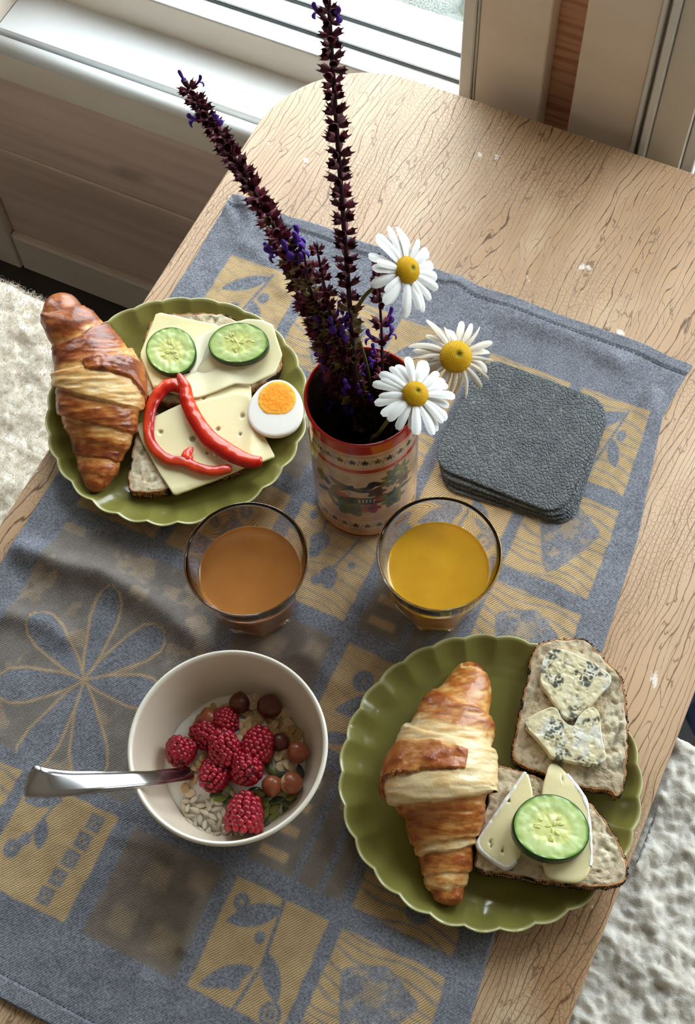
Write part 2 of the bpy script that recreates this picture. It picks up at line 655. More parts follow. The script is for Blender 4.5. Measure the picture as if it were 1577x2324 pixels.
def rounded_rect(xa, xb, ya, yb, r, n=14):
    P = []
    for (cx, cy, a0) in ((xb - r, ya + r, -90), (xb - r, yb - r, 0), (xa + r, yb - r, 90), (xa + r, ya + r, 180)):
        for k in range(n + 1):
            a = math.radians(a0 + 90 * k / n)
            P.append((cx + r * math.cos(a), cy + r * math.sin(a)))
    return np.array(P)


O = rounded_rect(TX0, TX1, TY0, TY1, .115)
V, F, R = slab(O, [(.0012, -.0215), (0, -.020), (0, -.0035), (.0008, -.0012), (.0025, 0)], fill=2)
obj('tabletop', V, F, M_table, table, smooth=False)
V, F, R = slab(inset(O, .006), [(0, -.026), (0, -.0217)], fill=2)
obj('edge_moulding', V, F, M_tedge, table, smooth=False)
for (xa, xb, ya, yb) in ((TX0 + .06, TX1 - .06, TY1 - .115, TY1 - .095), (TX0 + .06, TX1 - .06, TY0 + .095, TY0 + .115), (TX0 + .055, TX0 + .075, TY0 + .1, TY1 - .1), (TX1 - .075, TX1 - .055, TY0 + .1, TY1 - .1)):
    boxo('apron', xa, xb, ya, yb, -.115, -.0265, M_tedge, table)
for lx in (TX0 + .085, TX1 - .085):
    for ly in (TY0 + .125, TY1 - .125):
        V, F, _ = lathe([(.0, FLOOR), (.014, FLOOR), (.016, FLOOR + .01), (.026, -.2), (.029, -.12), (.029, -.027), (0, -.027)], 16, lx, ly)
        obj('leg', V, F, M_tedge, table)

# ------------------------------------------------------------------ woven cloth
CX0, CX1, CY0, CY1 = -.4752, -.0035, -.0245, .6765
NXc, NYc = 473, 702
gy, gx = np.meshgrid(np.linspace(CY0, CY1, NYc), np.linspace(CX0, CX1, NXc), indexing='ij')
U, Vv = gx.copy(), gy.copy()                      # pattern coordinates
P3 = np.stack([U, Vv, 0 * U], -1)


def cap(u, v, p, q, r):
    p, q = np.array(p), np.array(q)
    d = q - p
    t = np.clip(((u - p[0]) * d[0] + (v - p[1]) * d[1]) / (d @ d), 0, 1)
    return sm(.012, -.012, np.hypot(u - p[0] - t * d[0], v - p[1] - t * d[1]) - r)


def leaf(u, v, p, q, w, sharp=.8):
    p, q = np.array(p), np.array(q)
    d = q - p
    L_ = np.hypot(*d)
    t = ((u - p[0]) * d[0] + (v - p[1]) * d[1]) / (L_ * L_)
    n = np.abs((u - p[0]) * d[1] - (v - p[1]) * d[0]) / L_
    hw = w * np.clip(np.sin(np.pi * np.clip(t, 0, 1)), 0, 1) ** sharp
    return sm(.015, -.015, n - hw) * ((t > 0) & (t < 1))


def ringm(u, v, c, r, w):
    return sm(.015, -.015, np.abs(np.hypot(u - c[0], v - c[1]) - r) - w)


cw, cht = .0743, .083
colx = [-.4455, -.3600, -.2745, -.1890, -.1042]
rowy = [.5322, .4337, .3352, .2367, .1382, .0397]
G = np.zeros_like(U)      # gold
B = np.zeros_like(U)      # brown
edge = .0009


def cellmask(x0_, y0_, w=cw, h=cht):
    wob = .0009 * vnoise(P3 * 90, 3)
    return sm(-edge, edge, U + wob - x0_) * sm(-edge, edge, x0_ + w - U - wob) * sm(-edge, edge, Vv + wob - y0_) * sm(-edge, edge, y0_ + h - Vv - wob)


def sprig(u, v, k=0):
    m = np.maximum(cap(u, v, (.50, .0), (.58, .45), .018), cap(u, v, (.58, .45), (.52, 1.0), .018))
    for a in (leaf(u, v, (.55, .92), (.08, .62), .10), leaf(u, v, (.55, .55), (.86, .20), .085), leaf(u, v, (.52, .38), (.10, .05), .09),
              ringm(u, v, (.14, .82), .05, .03), ringm(u, v, (.84, .10), .085, .022), ringm(u, v, (.84, .10), .03, .02), ringm(u, v, (.40, .20), .04, .03), ringm(u, v, (.66, .37), .03, .03), ringm(u, v, (.45, .62), .025, .03)):
        m = np.maximum(m, a)
    return m


def sprig_small(u, v):
    m = np.maximum(cap(u, v, (.36, .95), (.22, .35), .015), leaf(u, v, (.40, .92), (.02, .78), .065))
    for a in (leaf(u, v, (.30, .72), (.42, .45), .07), ringm(u, v, (.16, .36), .05, .035), ringm(u, v, (.24, .48), .03, .03), cap(u, v, (.3, .6), (.1, .35), .012)):
        m = np.maximum(m, a)
    return m


def sprig_side(u, v):
    m = np.maximum(cap(u, v, (.62, .92), (.44, .1), .018), leaf(u, v, (.62, .9), (.12, .55), .09))
    for a in (leaf(u, v, (.55, .55), (.75, .25), .085), ringm(u, v, (.38, .12), .06, .045), ringm(u, v, (.66, .62), .04, .03), ringm(u, v, (.4, .4), .03, .03)):
        m = np.maximum(m, a)
    return m


def lines(u, v, n=9, amt=.55):
    w = np.sin((v + .03 * np.sin(u * 7) + .05 * vnoise(np.stack([u * 3, v * 6, 0 * u], -1), 8)) * n * 2 * np.pi)
    return sm(.45, .95, w) * amt


def spade(u, v):
    # broad mottled leaf-heart
    t = (v - .08) / .80
    hw = np.interp(t, [0, .08, .25, .5, .75, 1.0], [0, .06, .16, .27, .30, .0])
    hw = np.interp(t, [-.01, 0, .12, .45, .72, .80, 1.0], [0, .0, .10, .25, .36, .33, .0])
    m = sm(.02, -.02, np.abs(u - .5 - .06 * (t - .5)) - hw) * ((t > 0) & (t < 1))
    mott = sm(-.2, .5, fbm(np.stack([u * 9, v * 9, 0 * u], -1), 3, 5))
    inner = sm(.0, .08, hw - np.abs(u - .5 - .06 * (t - .5)))
    return m * (1 - inner * mott * .55)


for r in range(6):
    for c in range(5):
        if c < 2 and r in (3, 4): continue
        x_, y_ = colx[c], rowy[r]
        ox = np.interp(Vv, [.05, .25, .6], [.0085, .003, 0]) if c >= 2 else np.interp(Vv, [.05, .3], [.004, 0])
        m = cellmask(x_ + ox, y_)
        u, v = (U - x_ - ox) / cw, (Vv - y_) / cht
        kind = {(0, 0): 'side', (0, 1): 'heart', (0, 2): 'side', (0, 3): 'heart', (0, 4): 'side', (1, 0): 'heart', (1, 1): 'brown2', (1, 2): 'lines', (1, 3): 'sprig', (1, 4): 'heart0',
                (2, 0): 'lines', (2, 1): 'side', (2, 2): 'berries', (2, 3): 'brown', (2, 4): 'heart', (3, 2): 'dots', (3, 3): 'eye', (3, 4): 'side', (4, 2): 'brown', (4, 3): 'brown', (4, 4): 'seed',
                (5, 0): 'lines', (5, 1): 'squares', (5, 2): 'dots', (5, 3): 'sprig', (5, 4): 'heart'}[(r, c)]
        if kind == 'side':
            G = np.maximum(G, m * (1 - np.maximum(sprig_side(u, v), lines(u, v, 8, .5 if c == 4 else .22))))
        elif kind in ('heart', 'heart0'):
            G = np.maximum(G, m * (1 - np.maximum(spade(u, v) * .95, lines(u, v, 9, .6))))
        elif kind == 'sprig':
            G = np.maximum(G, m * (1 - sprig(u, v)))
        elif kind == 'lines':
            G = np.maximum(G, m * (1 - lines(u, v, 9, .5)))
        elif kind == 'berries':
            k = 0 * u
            for (p, rr) in (((.36, .66), .11), ((.36, .54), .07), ((.62, .36), .10), ((.52, .28), .06), ((.66, .30), .07), ((.80, .56), .04), ((.16, .9), .05)):
                k = np.maximum(k, sm(.02, -.02, np.hypot(u - p[0], v - p[1]) - rr))
            k = np.maximum(k, cap(u, v, (.36, .7), (.30, 1), .015))
            k = np.maximum(k, cap(u, v, (.62, .4), (.75, .85), .012))
            G = np.maximum(G, m * (1 - np.maximum(k, lines(u, v, 9, .42))))
        elif kind == 'eye':
            k = np.maximum(leaf(u, v, (.18, .35), (.95, .78), .14), ringm(u, v, (.32, .72), .06, .05))
            k = np.maximum(k, leaf(u, v, (.0, .02), (.6, .2), .06))
            G = np.maximum(G, m * (1 - np.maximum(k, lines(u, v, 9, .2))))
        elif kind == 'seed':
            k = np.maximum(ringm(u, v, (.60, .22), .06, .06), leaf(u, v, (.5, .35), (.9, .9), .1))
            G = np.maximum(G, m * (1 - np.maximum(k, lines(u, v, 8, .75))))
        elif kind == 'squares':
            k = sprig_small(u, v)
            for q in range(5):
                cu, cv = .80 - .025 * q + .01, .87 - .185 * q
                sq = sm(.014, -.014, np.maximum(np.abs(u - cu), np.abs(v - cv)) - .075)
                inn = sm(.02, -.02, np.maximum(np.abs(u - cu), np.abs(v - cv)) - .045) * (np.sin(u * 95) * np.sin(v * 95) > -.1) * .55
                k = np.maximum(k, sq * (1 - inn))
            G = np.maximum(G, m * (1 - k))
        else:
            B = np.maximum(B, m * .9)
            if kind == 'brown':
                k = 0 * u
                for q in range(4):
                    k = np.maximum(k, sm(.02, -.02, np.abs(v - (.13 + .24 * q)) - .045) * sm(.06, .10, u) * sm(.40, .36, u))
                    k = np.maximum(k, sm(.02, -.02, np.abs(v - (.30 + .24 * q)) - .045) * sm(.62, .66, u) * sm(1.02, .98, u) * (q > 1))
                G = np.maximum(G, m * k)
                ribs = (sm(.05, .03, np.abs(u - .52)) + sm(.05, .03, np.abs(u - .80))) * m
                B = np.where(ribs > .01, B * (1 - .9 * np.clip(ribs, 0, 1)), B)
            elif kind == 'dots':
                k = 0 * u
                for (p, q) in (((.18, .35), (.42, .12)), ((.62, .35), (.92, .10)), ((.30, .80), (.55, .6)), ((.75, .9), (.95, .72))):
                    k = np.maximum(k, sm(p[0] - .04, p[0] + .04, u) * sm(q[0] + .04, q[0] - .04, u) * sm(q[1] - .04, q[1] + .04, v) * sm(p[1] + .04, p[1] - .04, v))
                G = np.maximum(G, m * k * .42)
# the large flower cell
fx, fy = -.3612, .2052
m = cellmask(-.4455, .1330, .1640, .1865)
du, dv = U - fx, Vv - fy
petal = np.zeros_like(U)
outl = np.zeros_like(U)
for (tx, ty, w) in ((-.3772, .2776, .0105), (-.3255, .2640, .0125), (-.3040, .2180, .0125), (-.3180, .1400, .0135), (-.3690, .1290, .0130), (-.4190, .1735, .0135), (-.4225, .2340, .0120)):
    d = np.array([tx - fx, ty - fy])
    L_ = np.hypot(*d)
    t = (du * d[0] + dv * d[1]) / (L_ * L_)
    n = np.abs(du * d[1] - dv * d[0]) / L_
    hw = w * np.interp(t, [0.0, .08, .25, .7, .9, 1.0, 1.04], [-.002 / w, .10, .42, .95, .9, .55, 0])
    petal = np.maximum(petal, sm(.0007, -.0007, n - hw) * ((t > .03) & (t < 1.04)))
    outl = np.maximum(outl, sm(.0012, -.0006, np.abs(n - hw - .0018) - .0007) * ((t > .0) & (t < 1.07)))
patch = sm(.25, .55, fbm(P3 * (60, 60, 1), 3, 21)) * .7
B = np.maximum(B, m * .72)
G = np.maximum(G, m * np.maximum(outl * .9, patch * .6))
G = G * (1 - petal * m)
B = B * (1 - petal * m)
B = B * (1 - G)

# outline and folds of the cloth
tt = (gx - CX0) / (CX1 - CX0)
xr = np.interp(gy, [-.03, .03, .10, .18, .28, .366, .40, .50, .58, .616, .645, .676], [.0125, .0125, .0105, .001, -.001, -.001, -.004, -.012, -.026, -.032, -.030, -.026]) - CX1
xl = .0016 * vnoise(np.stack([0 * gy, gy * 22, 0 * gy], -1), 2)
X = gx + xr * np.clip((tt - .86) / .14, 0, 1) ** 1.5 + xl * np.clip((.15 - tt) / .15, 0, 1)
sy = (gy - CY0) / (CY1 - CY0)
Y = gy + .0022 * vnoise(np.stack([gx * 26, 0 * gx, 0 * gx], -1), 4) * np.clip((sy - .9) / .1, 0, 1)

FLAT = [(-.4055, .4445, .085), (-.0440, .2633, .088), (-.2306, .4468, .044), (-.2680, .3205, .038), (-.1395, .3835, .038), (-.2190, .1930, .052), (-.1280, .5480, .088)]


def ridge(px_pts, h, w, wdown=None):
    """a soft fold along a polyline"""
    P = np.array([tuple(at(*p))[:2] for p in px_pts])
    best = np.full(X.shape, 1e9)
    for i in range(len(P) - 1):
        a, b = P[i], P[i + 1]
        d = b - a
        t = np.clip(((X - a[0]) * d[0] + (Y - a[1]) * d[1]) / (d @ d), 0, 1)
        best = np.minimum(best, np.hypot(X - a[0] - t * d[0], Y - a[1] - t * d[1]))
    return h * np.exp(-(best / w) ** 2)


Z = np.full(X.shape, .0016)
Z += .0008 * (fbm(P3 * 34, 3, 7) + .6) + .0018 * np.maximum(0, fbm(P3 * (10, 16, 1), 2, 11))
Z += ridge([(60, 1255), (150, 1290), (240, 1310), (330, 1365), (420, 1430), (480, 1455)], .0120, .0125)
Z += ridge([(20, 1400), (110, 1420), (150, 1450)], .0055, .010)
Z += ridge([(620, 1470), (700, 1490), (770, 1560)], .0035, .010)
Z += ridge([(1040, 655), (1010, 730), (980, 800)], .0075, .010)
Z += ridge([(1150, 720), (1260, 760), (1400, 830)], .0035, .012)
Z += ridge([(425, 1960), (445, 2060), (415, 2150)], .0048, .007)
Z += ridge([(330, 2230), (290, 2300), (270, 2380)], .003, .009)
Z += ridge([(1480, 900), (1440, 1010), (1400, 1040)], .003, .008)
Z += ridge([(560, 560), (620, 600), (640, 660)], .0025, .009)
Z += ridge([(270, 1900), (370, 1930), (470, 1975)], .002, .006)
keep = np.ones(X.shape)
for (cx, cy, r) in FLAT:
    keep *= sm(r, r + .028, np.hypot(X - cx, Y - cy))
Z = .0016 + (Z - .0016) * keep
# turned hems at both ends, with the sewn line sunk into them
dtop, dbot = CY1 - gy, gy - CY0
for dd, hw in ((dtop, .0125), (dbot, .0150)):
    Z += .0011 * sm(hw, hw - .0025, dd) - .0003 * np.exp(-((dd - hw) / .0012) ** 2)
corner = np.exp(-((gx - CX0 - .012) ** 2 + (gy - CY1 + .012) ** 2) / .016 ** 2)
Z += .005 * corner * (.6 + .5 * np.sin((gx + gy) * 700 * .35))
dl, dr = gx - CX0, CX1 - gx
de = np.minimum(np.minimum(dl, dr), np.minimum(dtop, dbot))
Z = np.where(de < 1e-6, .0003, Z)
# how worn and uneven in tone the yarn itself is
weave = np.stack([G, B, .5 + .5 * fbm(P3 * (120, 120, 1), 3, 31), np.ones_like(G)], -1)


def cloth_material():
    m = mat('woven_cotton', lin(100, 104, 118), .92, .12, sheen=.0)
    N, L = m.node_tree.nodes, m.node_tree.links
    b = N['Principled BSDF']
    a = N.new('ShaderNodeAttribute')
    a.attribute_name = 'weave'
    s = N.new('ShaderNodeSeparateColor')
    L.new(a.outputs['Color'], s.inputs[0])
    tcn = N.new('ShaderNodeTexCoord')

    def wave(rot, scale, dist):
        mp = N.new('ShaderNodeMapping')
        mp.inputs['Rotation'].default_value = (0, 0, rot)
        L.new(tcn.outputs['Object'], mp.inputs[0])
        w = N.new('ShaderNodeTexWave')
        w.inputs['Scale'].default_value = scale
        w.inputs['Distortion'].default_value = dist
        w.inputs['Detail'].default_value = 2
        w.inputs['Detail Scale'].default_value = 2.5
        L.new(mp.outputs[0], w.inputs['Vector'])
        return w.outputs['Fac']

    def mix(fac, c1, c2):
        x = N.new('ShaderNodeMix')
        x.data_type = 'RGBA'
        for sock, val in ((x.inputs[0], fac), (x.inputs[6], c1), (x.inputs[7], c2)):
            if hasattr(val, 'is_linked'):
                L.new(val, sock)
            elif isinstance(val, tuple):
                sock.default_value = (*val, 1)
            else:
                sock.default_value = val
        return x.outputs[2]

    twill = wave(.62, 190, 1.2)        # coarse diagonal of the gold weft
    fine = wave(-.9, 420, 2.5)
    nz = N.new('ShaderNodeTexNoise')
    nz.inputs['Scale'].default_value = 620
    nz.inputs['Detail'].default_value = 2
    L.new(tcn.outputs['Object'], nz.inputs['Vector'])
    r = N.new('ShaderNodeMapRange')
    r.inputs[1].default_value, r.inputs[2].default_value = .3, .7
    L.new(nz.outputs['Fac'], r.inputs[0])
    blue = mix(r.outputs[0], lin(98, 100, 108), lin(150, 152, 161))
    brown = mix(fine, lin(106, 97, 90), lin(152, 137, 116))
    brown = mix(r.outputs[0], brown, lin(132, 122, 112))
    gold = mix(twill, lin(148, 126, 96), lin(222, 190, 142))
    c = mix(s.outputs[1], blue, brown)
    c = mix(s.outputs[0], c, gold)
    w = N.new('ShaderNodeMix')
    w.data_type = 'RGBA'
    w.blend_type = 'MULTIPLY'
    w.inputs[0].default_value = .35
    L.new(c, w.inputs[6])
    cr = N.new('ShaderNodeValToRGB')
    cr.color_ramp.elements[0].position = .1
    cr.color_ramp.elements[0].color = (.55, .55, .55, 1)
    cr.color_ramp.elements[1].position = .8
    L.new(s.outputs[2], cr.inputs[0])
    L.new(cr.outputs[0], w.inputs[7])
    L.new(w.outputs[2], b.inputs['Base Color'])
    ad = N.new('ShaderNodeMath')
    L.new(twill, ad.inputs[0])
    L.new(r.outputs[0], ad.inputs[1])
    bn = N.new('ShaderNodeBump')
    bn.inputs['Strength'].default_value = .35
    bn.inputs['Distance'].default_value = .0006
    L.new(ad.outputs[0], bn.inputs['Height'])
    L.new(bn.outputs[0], b.inputs['Normal'])
    return m


M_cloth = cloth_material()
V = np.stack([X, Y, Z], -1).reshape(-1, 3)
cloth = obj('tea_towel', V, gridf(NYc, NXc)[:, ::-1], M_cloth, attrs={'weave': weave.reshape(-1, 4)}, loc=(-.24, .33, 0))
tag(cloth, 'woven blue-grey and gold cloth with squares and leaf motifs spread over the table', 'cloth')


def thread(name, ygroove, xa, xb, parent):
    """the sewing thread of a hem, a row of small stitches"""
    n = int((xb - xa) / .0034)
    Vt, Ft = [], []
    for k in range(n):
        xx = xa + (xb - xa) * k / n
        j = int(np.clip(round((xx - CX0) / (CX1 - CX0) * (NXc - 1)), 0, NXc - 1))
        i = int(np.clip(round((ygroove - CY0) / (CY1 - CY0) * (NYc - 1)), 0, NYc - 1))
        p = np.array([X[i, j], Y[i, j], Z[i, j] + .0001])
        v, f = box(p[0], p[0] + .0022, p[1] - .0003, p[1] + .0003, p[2], p[2] + .0004)
        Ft += [tuple(a + len(Vt) for a in q) for q in f]
        Vt += v
    o = obj(name, Vt, Ft, M_thread, parent, smooth=False)
    o['kind'] = 'stuff'


M_thread = mat('grey_thread', lin(70, 74, 86), .8)
thread('hem_stitches', CY1 - .0125, CX0 + .004, CX1 - .004, cloth)
thread('hem_stitches', CY0 + .015, CX0 + .004, CX1 - .004, cloth)
ZC = .0016       # top of the cloth where things stand

# ------------------------------------------------------------------ plates
PL, PR = (-.4055, .4445), (-.0440, .2633)
PRAD = .1118
NLOB = 27


def plate_z(r):
    """height of the eating surface at radius r"""
    return ZC + np.interp(r, [0, .074, .082, .090, .098, .105, .112], [.0048, .0050, .0060, .0086, .0124, .0166, .0212])


M_plate = mat('olive_green_glaze', lin(108,112,44), .16, .5, attr='glaze', coat=.35, var=[((.86, .86, .84, 1), (26, 26, 26), .5, .75, 3)], bump=('noise', (60, 60, 60), .05, .002))


def plate(c, phase, label):
    nt_ = NLOB * 16
    th = np.linspace(0, 2 * np.pi, nt_, endpoint=False)
    lob = np.abs(np.cos(NLOB * (th + phase) / 2)) ** .85       # 1 in the middle of a lobe, 0 in the notch
    lobz = .5 + .5 * np.cos(NLOB * (th + phase))
    inner = np.r_[0.00002, np.linspace(.004, .076, 14), np.linspace(.079, .1095, 26), .1106, .1114, .1118]
    rows, colr = [], []
    green, pale = np.array(lin(128, 124, 62)), np.array(lin(190, 188, 134))
    for r in inner:
        w = float(sm(.080, .112, r)) ** .8
        R = r * (1 - (.024 * (1 - lob)) * w)
        z = plate_z(r) + w * (.0009 * (1 - lobz) - .0009 * lobz * math.sin(np.pi * float(sm(.080, .112, r))))
        if r > .1108: z = z - (.0004 if r < .1117 else .0012)
        rows.append(np.stack([c[0] + R * np.cos(th), c[1] + R * np.sin(th), z], 1))
        e = float(sm(.1085, .1108, r))
        colr.append(np.outer(np.ones(nt_), green * (1 - e) + pale * e))
    for (r, dz) in ((.1112, -.0026), (.1085, -.0042), (.100, -.0052), (.090, -.0052), (.076, -.0046)):
        w = float(sm(.080, .112, r)) ** .8
        R = r * (1 - (.024 * (1 - lob)) * w)
        z = np.maximum(plate_z(r) + dz + w * .0016 * (1 - lob), ZC + .0012)
        rows.append(np.stack([c[0] + R * np.cos(th), c[1] + R * np.sin(th), z], 1))
        colr.append(np.outer(np.ones(nt_), green))
    for (r, z) in ((.068, ZC + .0002), (.064, ZC + .0002), (.062, ZC + .0014), (.00002, ZC + .0016)):
        rows.append(np.stack([c[0] + r * np.cos(th), c[1] + r * np.sin(th), np.full(nt_, z)], 1))
        colr.append(np.outer(np.ones(nt_), green))
    V = np.vstack(rows)
    F = gridf(len(rows), nt_, False, True)
    o = obj('scalloped_plate', V, F, M_plate, attrs={'glaze': np.vstack(colr)}, loc=(c[0], c[1], ZC))
    tag(o, label, 'plate')
    return o


plate(PL, .02, 'olive green scalloped plate with the egg, behind the left glass')
plate(PR, .06, 'olive green scalloped plate with the brie and blue cheese bread, beside the bowl')

# ------------------------------------------------------------------ tumblers and juice
M_glass = mat('clear_glass', (1, 1, 1), .0, .5, trans=1.0, ior=1.48)
GLH = .0885


def glass_outer(z, th):
    t = z / GLH
    rc = np.interp(t, [0, .05, .3, .62, .8, .97, 1.0], [.0295, .0315, .0355, .0405, .0432, .0462, .0468])
    a = (th + math.radians(22.5)) % (math.pi / 4) - math.pi / 8
    poly = rc * math.cos(math.pi / 8) / np.cos(a)
    w = float(sm(.50, .66, t))
    return poly * (1 - w) * 1.03 + rc * w


def glass_inner(z):
    t = z / GLH
    return float(np.interp(t, [.10, .13, .18, .3, .62, .8, .97, 1.0], [.018, .0235, .0265, .0315, .0376, .0406, .0440, .0447]))


def tumbler(c, label, jname, jlab, jcol, jz, rot):
    th = np.linspace(0, 2 * np.pi, 96, endpoint=False)
    cx, cy = c
    rows = []
    ring = lambda r, z: rows.append(np.stack([cx + r * np.cos(th + rot), cy + r * np.sin(th + rot), np.full(96, ZC + z)], 1))
    ring(.00002 + 0 * th, .0022)
    ring(.020 + 0 * th, .0018)
    ring(glass_outer(0, th) * .90, .0)
    ring(glass_outer(0, th) * .97, .0004)
    for t in (.03, .08, .15, .25, .35, .45, .5, .54, .58, .62, .68, .76, .86, .95, .985):
        ring(glass_outer(t * GLH, th), t * GLH)
    ring(.0466 + 0 * th, GLH * .995)
    ring(.0458 + 0 * th, GLH)
    ring(.0449 + 0 * th, GLH * .995)
    for t in (.97, .9, .8, .7, .62, .5, .4, .3, .2, .14, .115):
        ring(glass_inner(t * GLH) + 0 * th, t * GLH)
    ring(.012 + 0 * th, .100 * GLH)
    ring(.00002 + 0 * th, .098 * GLH)
    o = obj('juice_glass', np.vstack(rows), gridf(len(rows), 96, False, True)[:, ::-1], M_glass, loc=(cx, cy, ZC))
    tag(o, label, 'glass')
    # the juice fills the inside with a hair of clearance, meniscus at the edge
    rows = []
    g = -.0005
    ring(.00002 + 0 * th, .100 * GLH + g)
    ring(.0115 + 0 * th, .102 * GLH + g)
    for t in np.linspace(.13, jz / GLH, 14):
        ring(glass_inner(t * GLH) - g + 0 * th, t * GLH)
    r0 = glass_inner(jz) - g
    for (dr, dz) in ((.0004, -.0002), (.0012, -.0008), (.0026, -.0011), (.006, -.0012), (.015, -.0012), (.026, -.0012)):
        ring(r0 - dr + 0 * th, jz + dz)
    ring(.00002 + 0 * th, jz - .0012)
    m = mat(jname + '_liquid', jcol, .12, .5, var=[((.90, .84, .72, 1), (45, 45, 45), .4, .7, 3)], sss=.35, sss_r=(.006, .003, .0008))
    j = obj(jname, np.vstack(rows), gridf(len(rows), 96, False, True)[:, ::-1], m, loc=(cx, cy, ZC + .1 * GLH))
    tag(j, jlab, 'juice')


GL, GR = (-.2680, .3205), (-.1397, .3840)
tumbler(GL, 'clear faceted tumbler of cloudy apple juice, in front of the left plate', 'apple_juice', 'cloudy brown-orange apple juice inside the left tumbler', lin(188, 124, 62), .0610, .25)
tumbler(GR, 'clear faceted tumbler of bright orange juice, between the vase and the right plate', 'orange_juice', 'bright yellow-orange juice inside the right tumbler', lin(244, 186, 52), .0600, .42)

# ------------------------------------------------------------------ bowl
BW = (-.2188, .1925)
M_bowl = mat('cream_stoneware_glaze', lin(222, 208, 190), .22, .5, attr='glaze', coat=.3)
prof, bc = [], []
cream, terra, rimc = np.array(lin(226, 210, 190)), np.array(lin(164, 104, 74)), np.array(lin(236, 228, 212))
for (r, z, k) in ((.00002, .003, terra), (.030, .003, terra), (.031, .0, terra), (.036, .0, terra), (.038, .003, terra), (.048, .012, terra), (.058, .026, terra), (.0655, .042, terra), (.0692, .056, terra), (.0706, .0645, terra),
                  (.0713, .0672, terra), (.0715, .0684, rimc), (.0712, .0702, rimc), (.0702, .0712, rimc), (.0690, .0709, rimc), (.0681, .0698, rimc), (.0676, .067, cream), (.0664, .056, cream), (.0632, .043, cream), (.0562, .028, cream), (.047, .016, cream), (.036, .0085, cream), (.020, .006, cream), (.00002, .0058, cream)):
    prof.append((r, z + ZC))
    bc.append(np.outer(np.ones(112), k))
V, F, th = lathe(prof, 112, *BW)
bowl = obj('breakfast_bowl', V, F, M_bowl, attrs={'glaze': np.vstack(bc)}, loc=(BW[0], BW[1], ZC))
tag(bowl, 'cream glazed bowl with a terracotta outside, holding yogurt and raspberries', 'bowl')

# ------------------------------------------------------------------ vase with folk painting
VS, VH, VR = (-.2306, .4468), .155, .0421
nth, nz = 640, 300
ang = np.linspace(-math.pi, math.pi, nth, endpoint=False)
face = math.atan2(-VS[1], -VS[0])                # the side towards the table's near end
zz = np.linspace(0, VH, nz)
A, Zg = np.meshgrid(ang, zz)
cream = np.array(lin(204, 170, 138))
Cv = np.ones(A.shape + (3,)) * cream
Pn = np.stack([A * 4, Zg * 60, 0 * A], -1)
blot = fbm(Pn * (1.2, 1, 1), 4, 3)
Cv *= (1 - .24 * sm(-.2, .8, blot))[..., None]
red, green, dark, brown, orange = map(np.array, (lin(176, 34, 24), lin(88, 96, 58), lin(34, 26, 24), lin(92, 62, 44), lin(176, 70, 32)))


def paint(mask, c):
    global Cv
    Cv = Cv * (1 - mask[..., None]) + np.asarray(c) * mask[..., None]


def band(z0_, z1_, c, e=.0003):
    paint(sm(z0_ - e, z0_ + e, Zg) * sm(z1_ + e, z1_ - e, Zg), c)


S_ = A * VR                                       # arc length from the front
band(.1430, .2, red)
for z in (.1388, .1372, .1207, .1105, .0368, .0326, .0150, .0124): band(z, z + .0005, red * .8)
band(.1130, .1186, red)
band(-.01, .0055, red * .55)
band(.0055, .0118, lin(196, 148, 98))


def z2v(x, y):
    """point on the drawing -> arc length, height"""
    a = math.asin(max(-.98, min(.98, (x - 812) / 665)))
    return a * VR, VH * (1 - (y + 390 * (1 - math.cos(a)) - 490) / 1300)


def vcap(pts, r, c):
    r = r if isinstance(r, (list, tuple)) else [r] * len(pts)
    q = [z2v(*p) for p in pts]
    m = np.zeros(A.shape)
    for i in range(len(q) - 1):
        (a0, b0), (a1, b1) = q[i], q[i + 1]
        d2 = (a1 - a0) ** 2 + (b1 - b0) ** 2 + 1e-12
        t = np.clip(((S_ - a0) * (a1 - a0) + (Zg - b0) * (b1 - b0)) / d2, 0, 1)
        rr = (r[i] + (r[i + 1] - r[i]) * t) * VH / 1300
        m = np.maximum(m, sm(.0003, -.0003, np.hypot(S_ - a0 - t * (a1 - a0), Zg - b0 - t * (b1 - b0)) - rr))
    paint(m, c)


def vflower(x, y, r, n, c, c2, rot=0.0, sx=1.0):
    a0, b0 = z2v(x, y)
    k = VH / 1300
    rr, an = np.hypot((S_ - a0) / sx, Zg - b0), np.arctan2(Zg - b0, (S_ - a0) / sx)
    R = r * k * (.85 + .15 * np.cos(n * (an - rot)))
    paint(sm(.0003, -.0003, rr - R), c)
    paint(sm(.0003, -.0003, np.abs(rr - R * .55) - .00025) * .8, c2)
    paint(sm(.0003, -.0003, rr - R * .25), c2)


# little leaf friezes
for (zc_, hh) in ((.1292, .0046), (.0218, .0042)):
    for k in range(28):
        a0 = (k - 14) * 2 * math.pi / 28 * VR + .0
        for (dx, dz, w) in ((0, 1, .0011), (.8, .55, .0010), (-.8, .55, .0010), (1, -.15, .0009), (-1, -.15, .0009), (.5, -.7, .0008), (-.5, -.7, .0008)):
            x1_, z1_ = a0 + dx * hh * .72, zc_ + dz * hh * .95
            t = np.clip(((S_ - a0) * (x1_ - a0) + (Zg - zc_) * (z1_ - zc_)) / ((x1_ - a0) ** 2 + (z1_ - zc_) ** 2), 0, 1)
            paint(sm(.0002, -.0002, np.hypot(S_ - a0 - t * (x1_ - a0), Zg - zc_ - t * (z1_ - zc_)) - w * (1.35 - .9 * t)), dark if k % 3 else green * .6)
        a1 = a0 + math.pi / 28 * VR
        paint(sm(.0002, -.0001, np.abs(S_ - a1 - .0008 * np.sin((Zg - zc_) * 700)) - .00018) * (np.abs(Zg - zc_) < hh), dark)
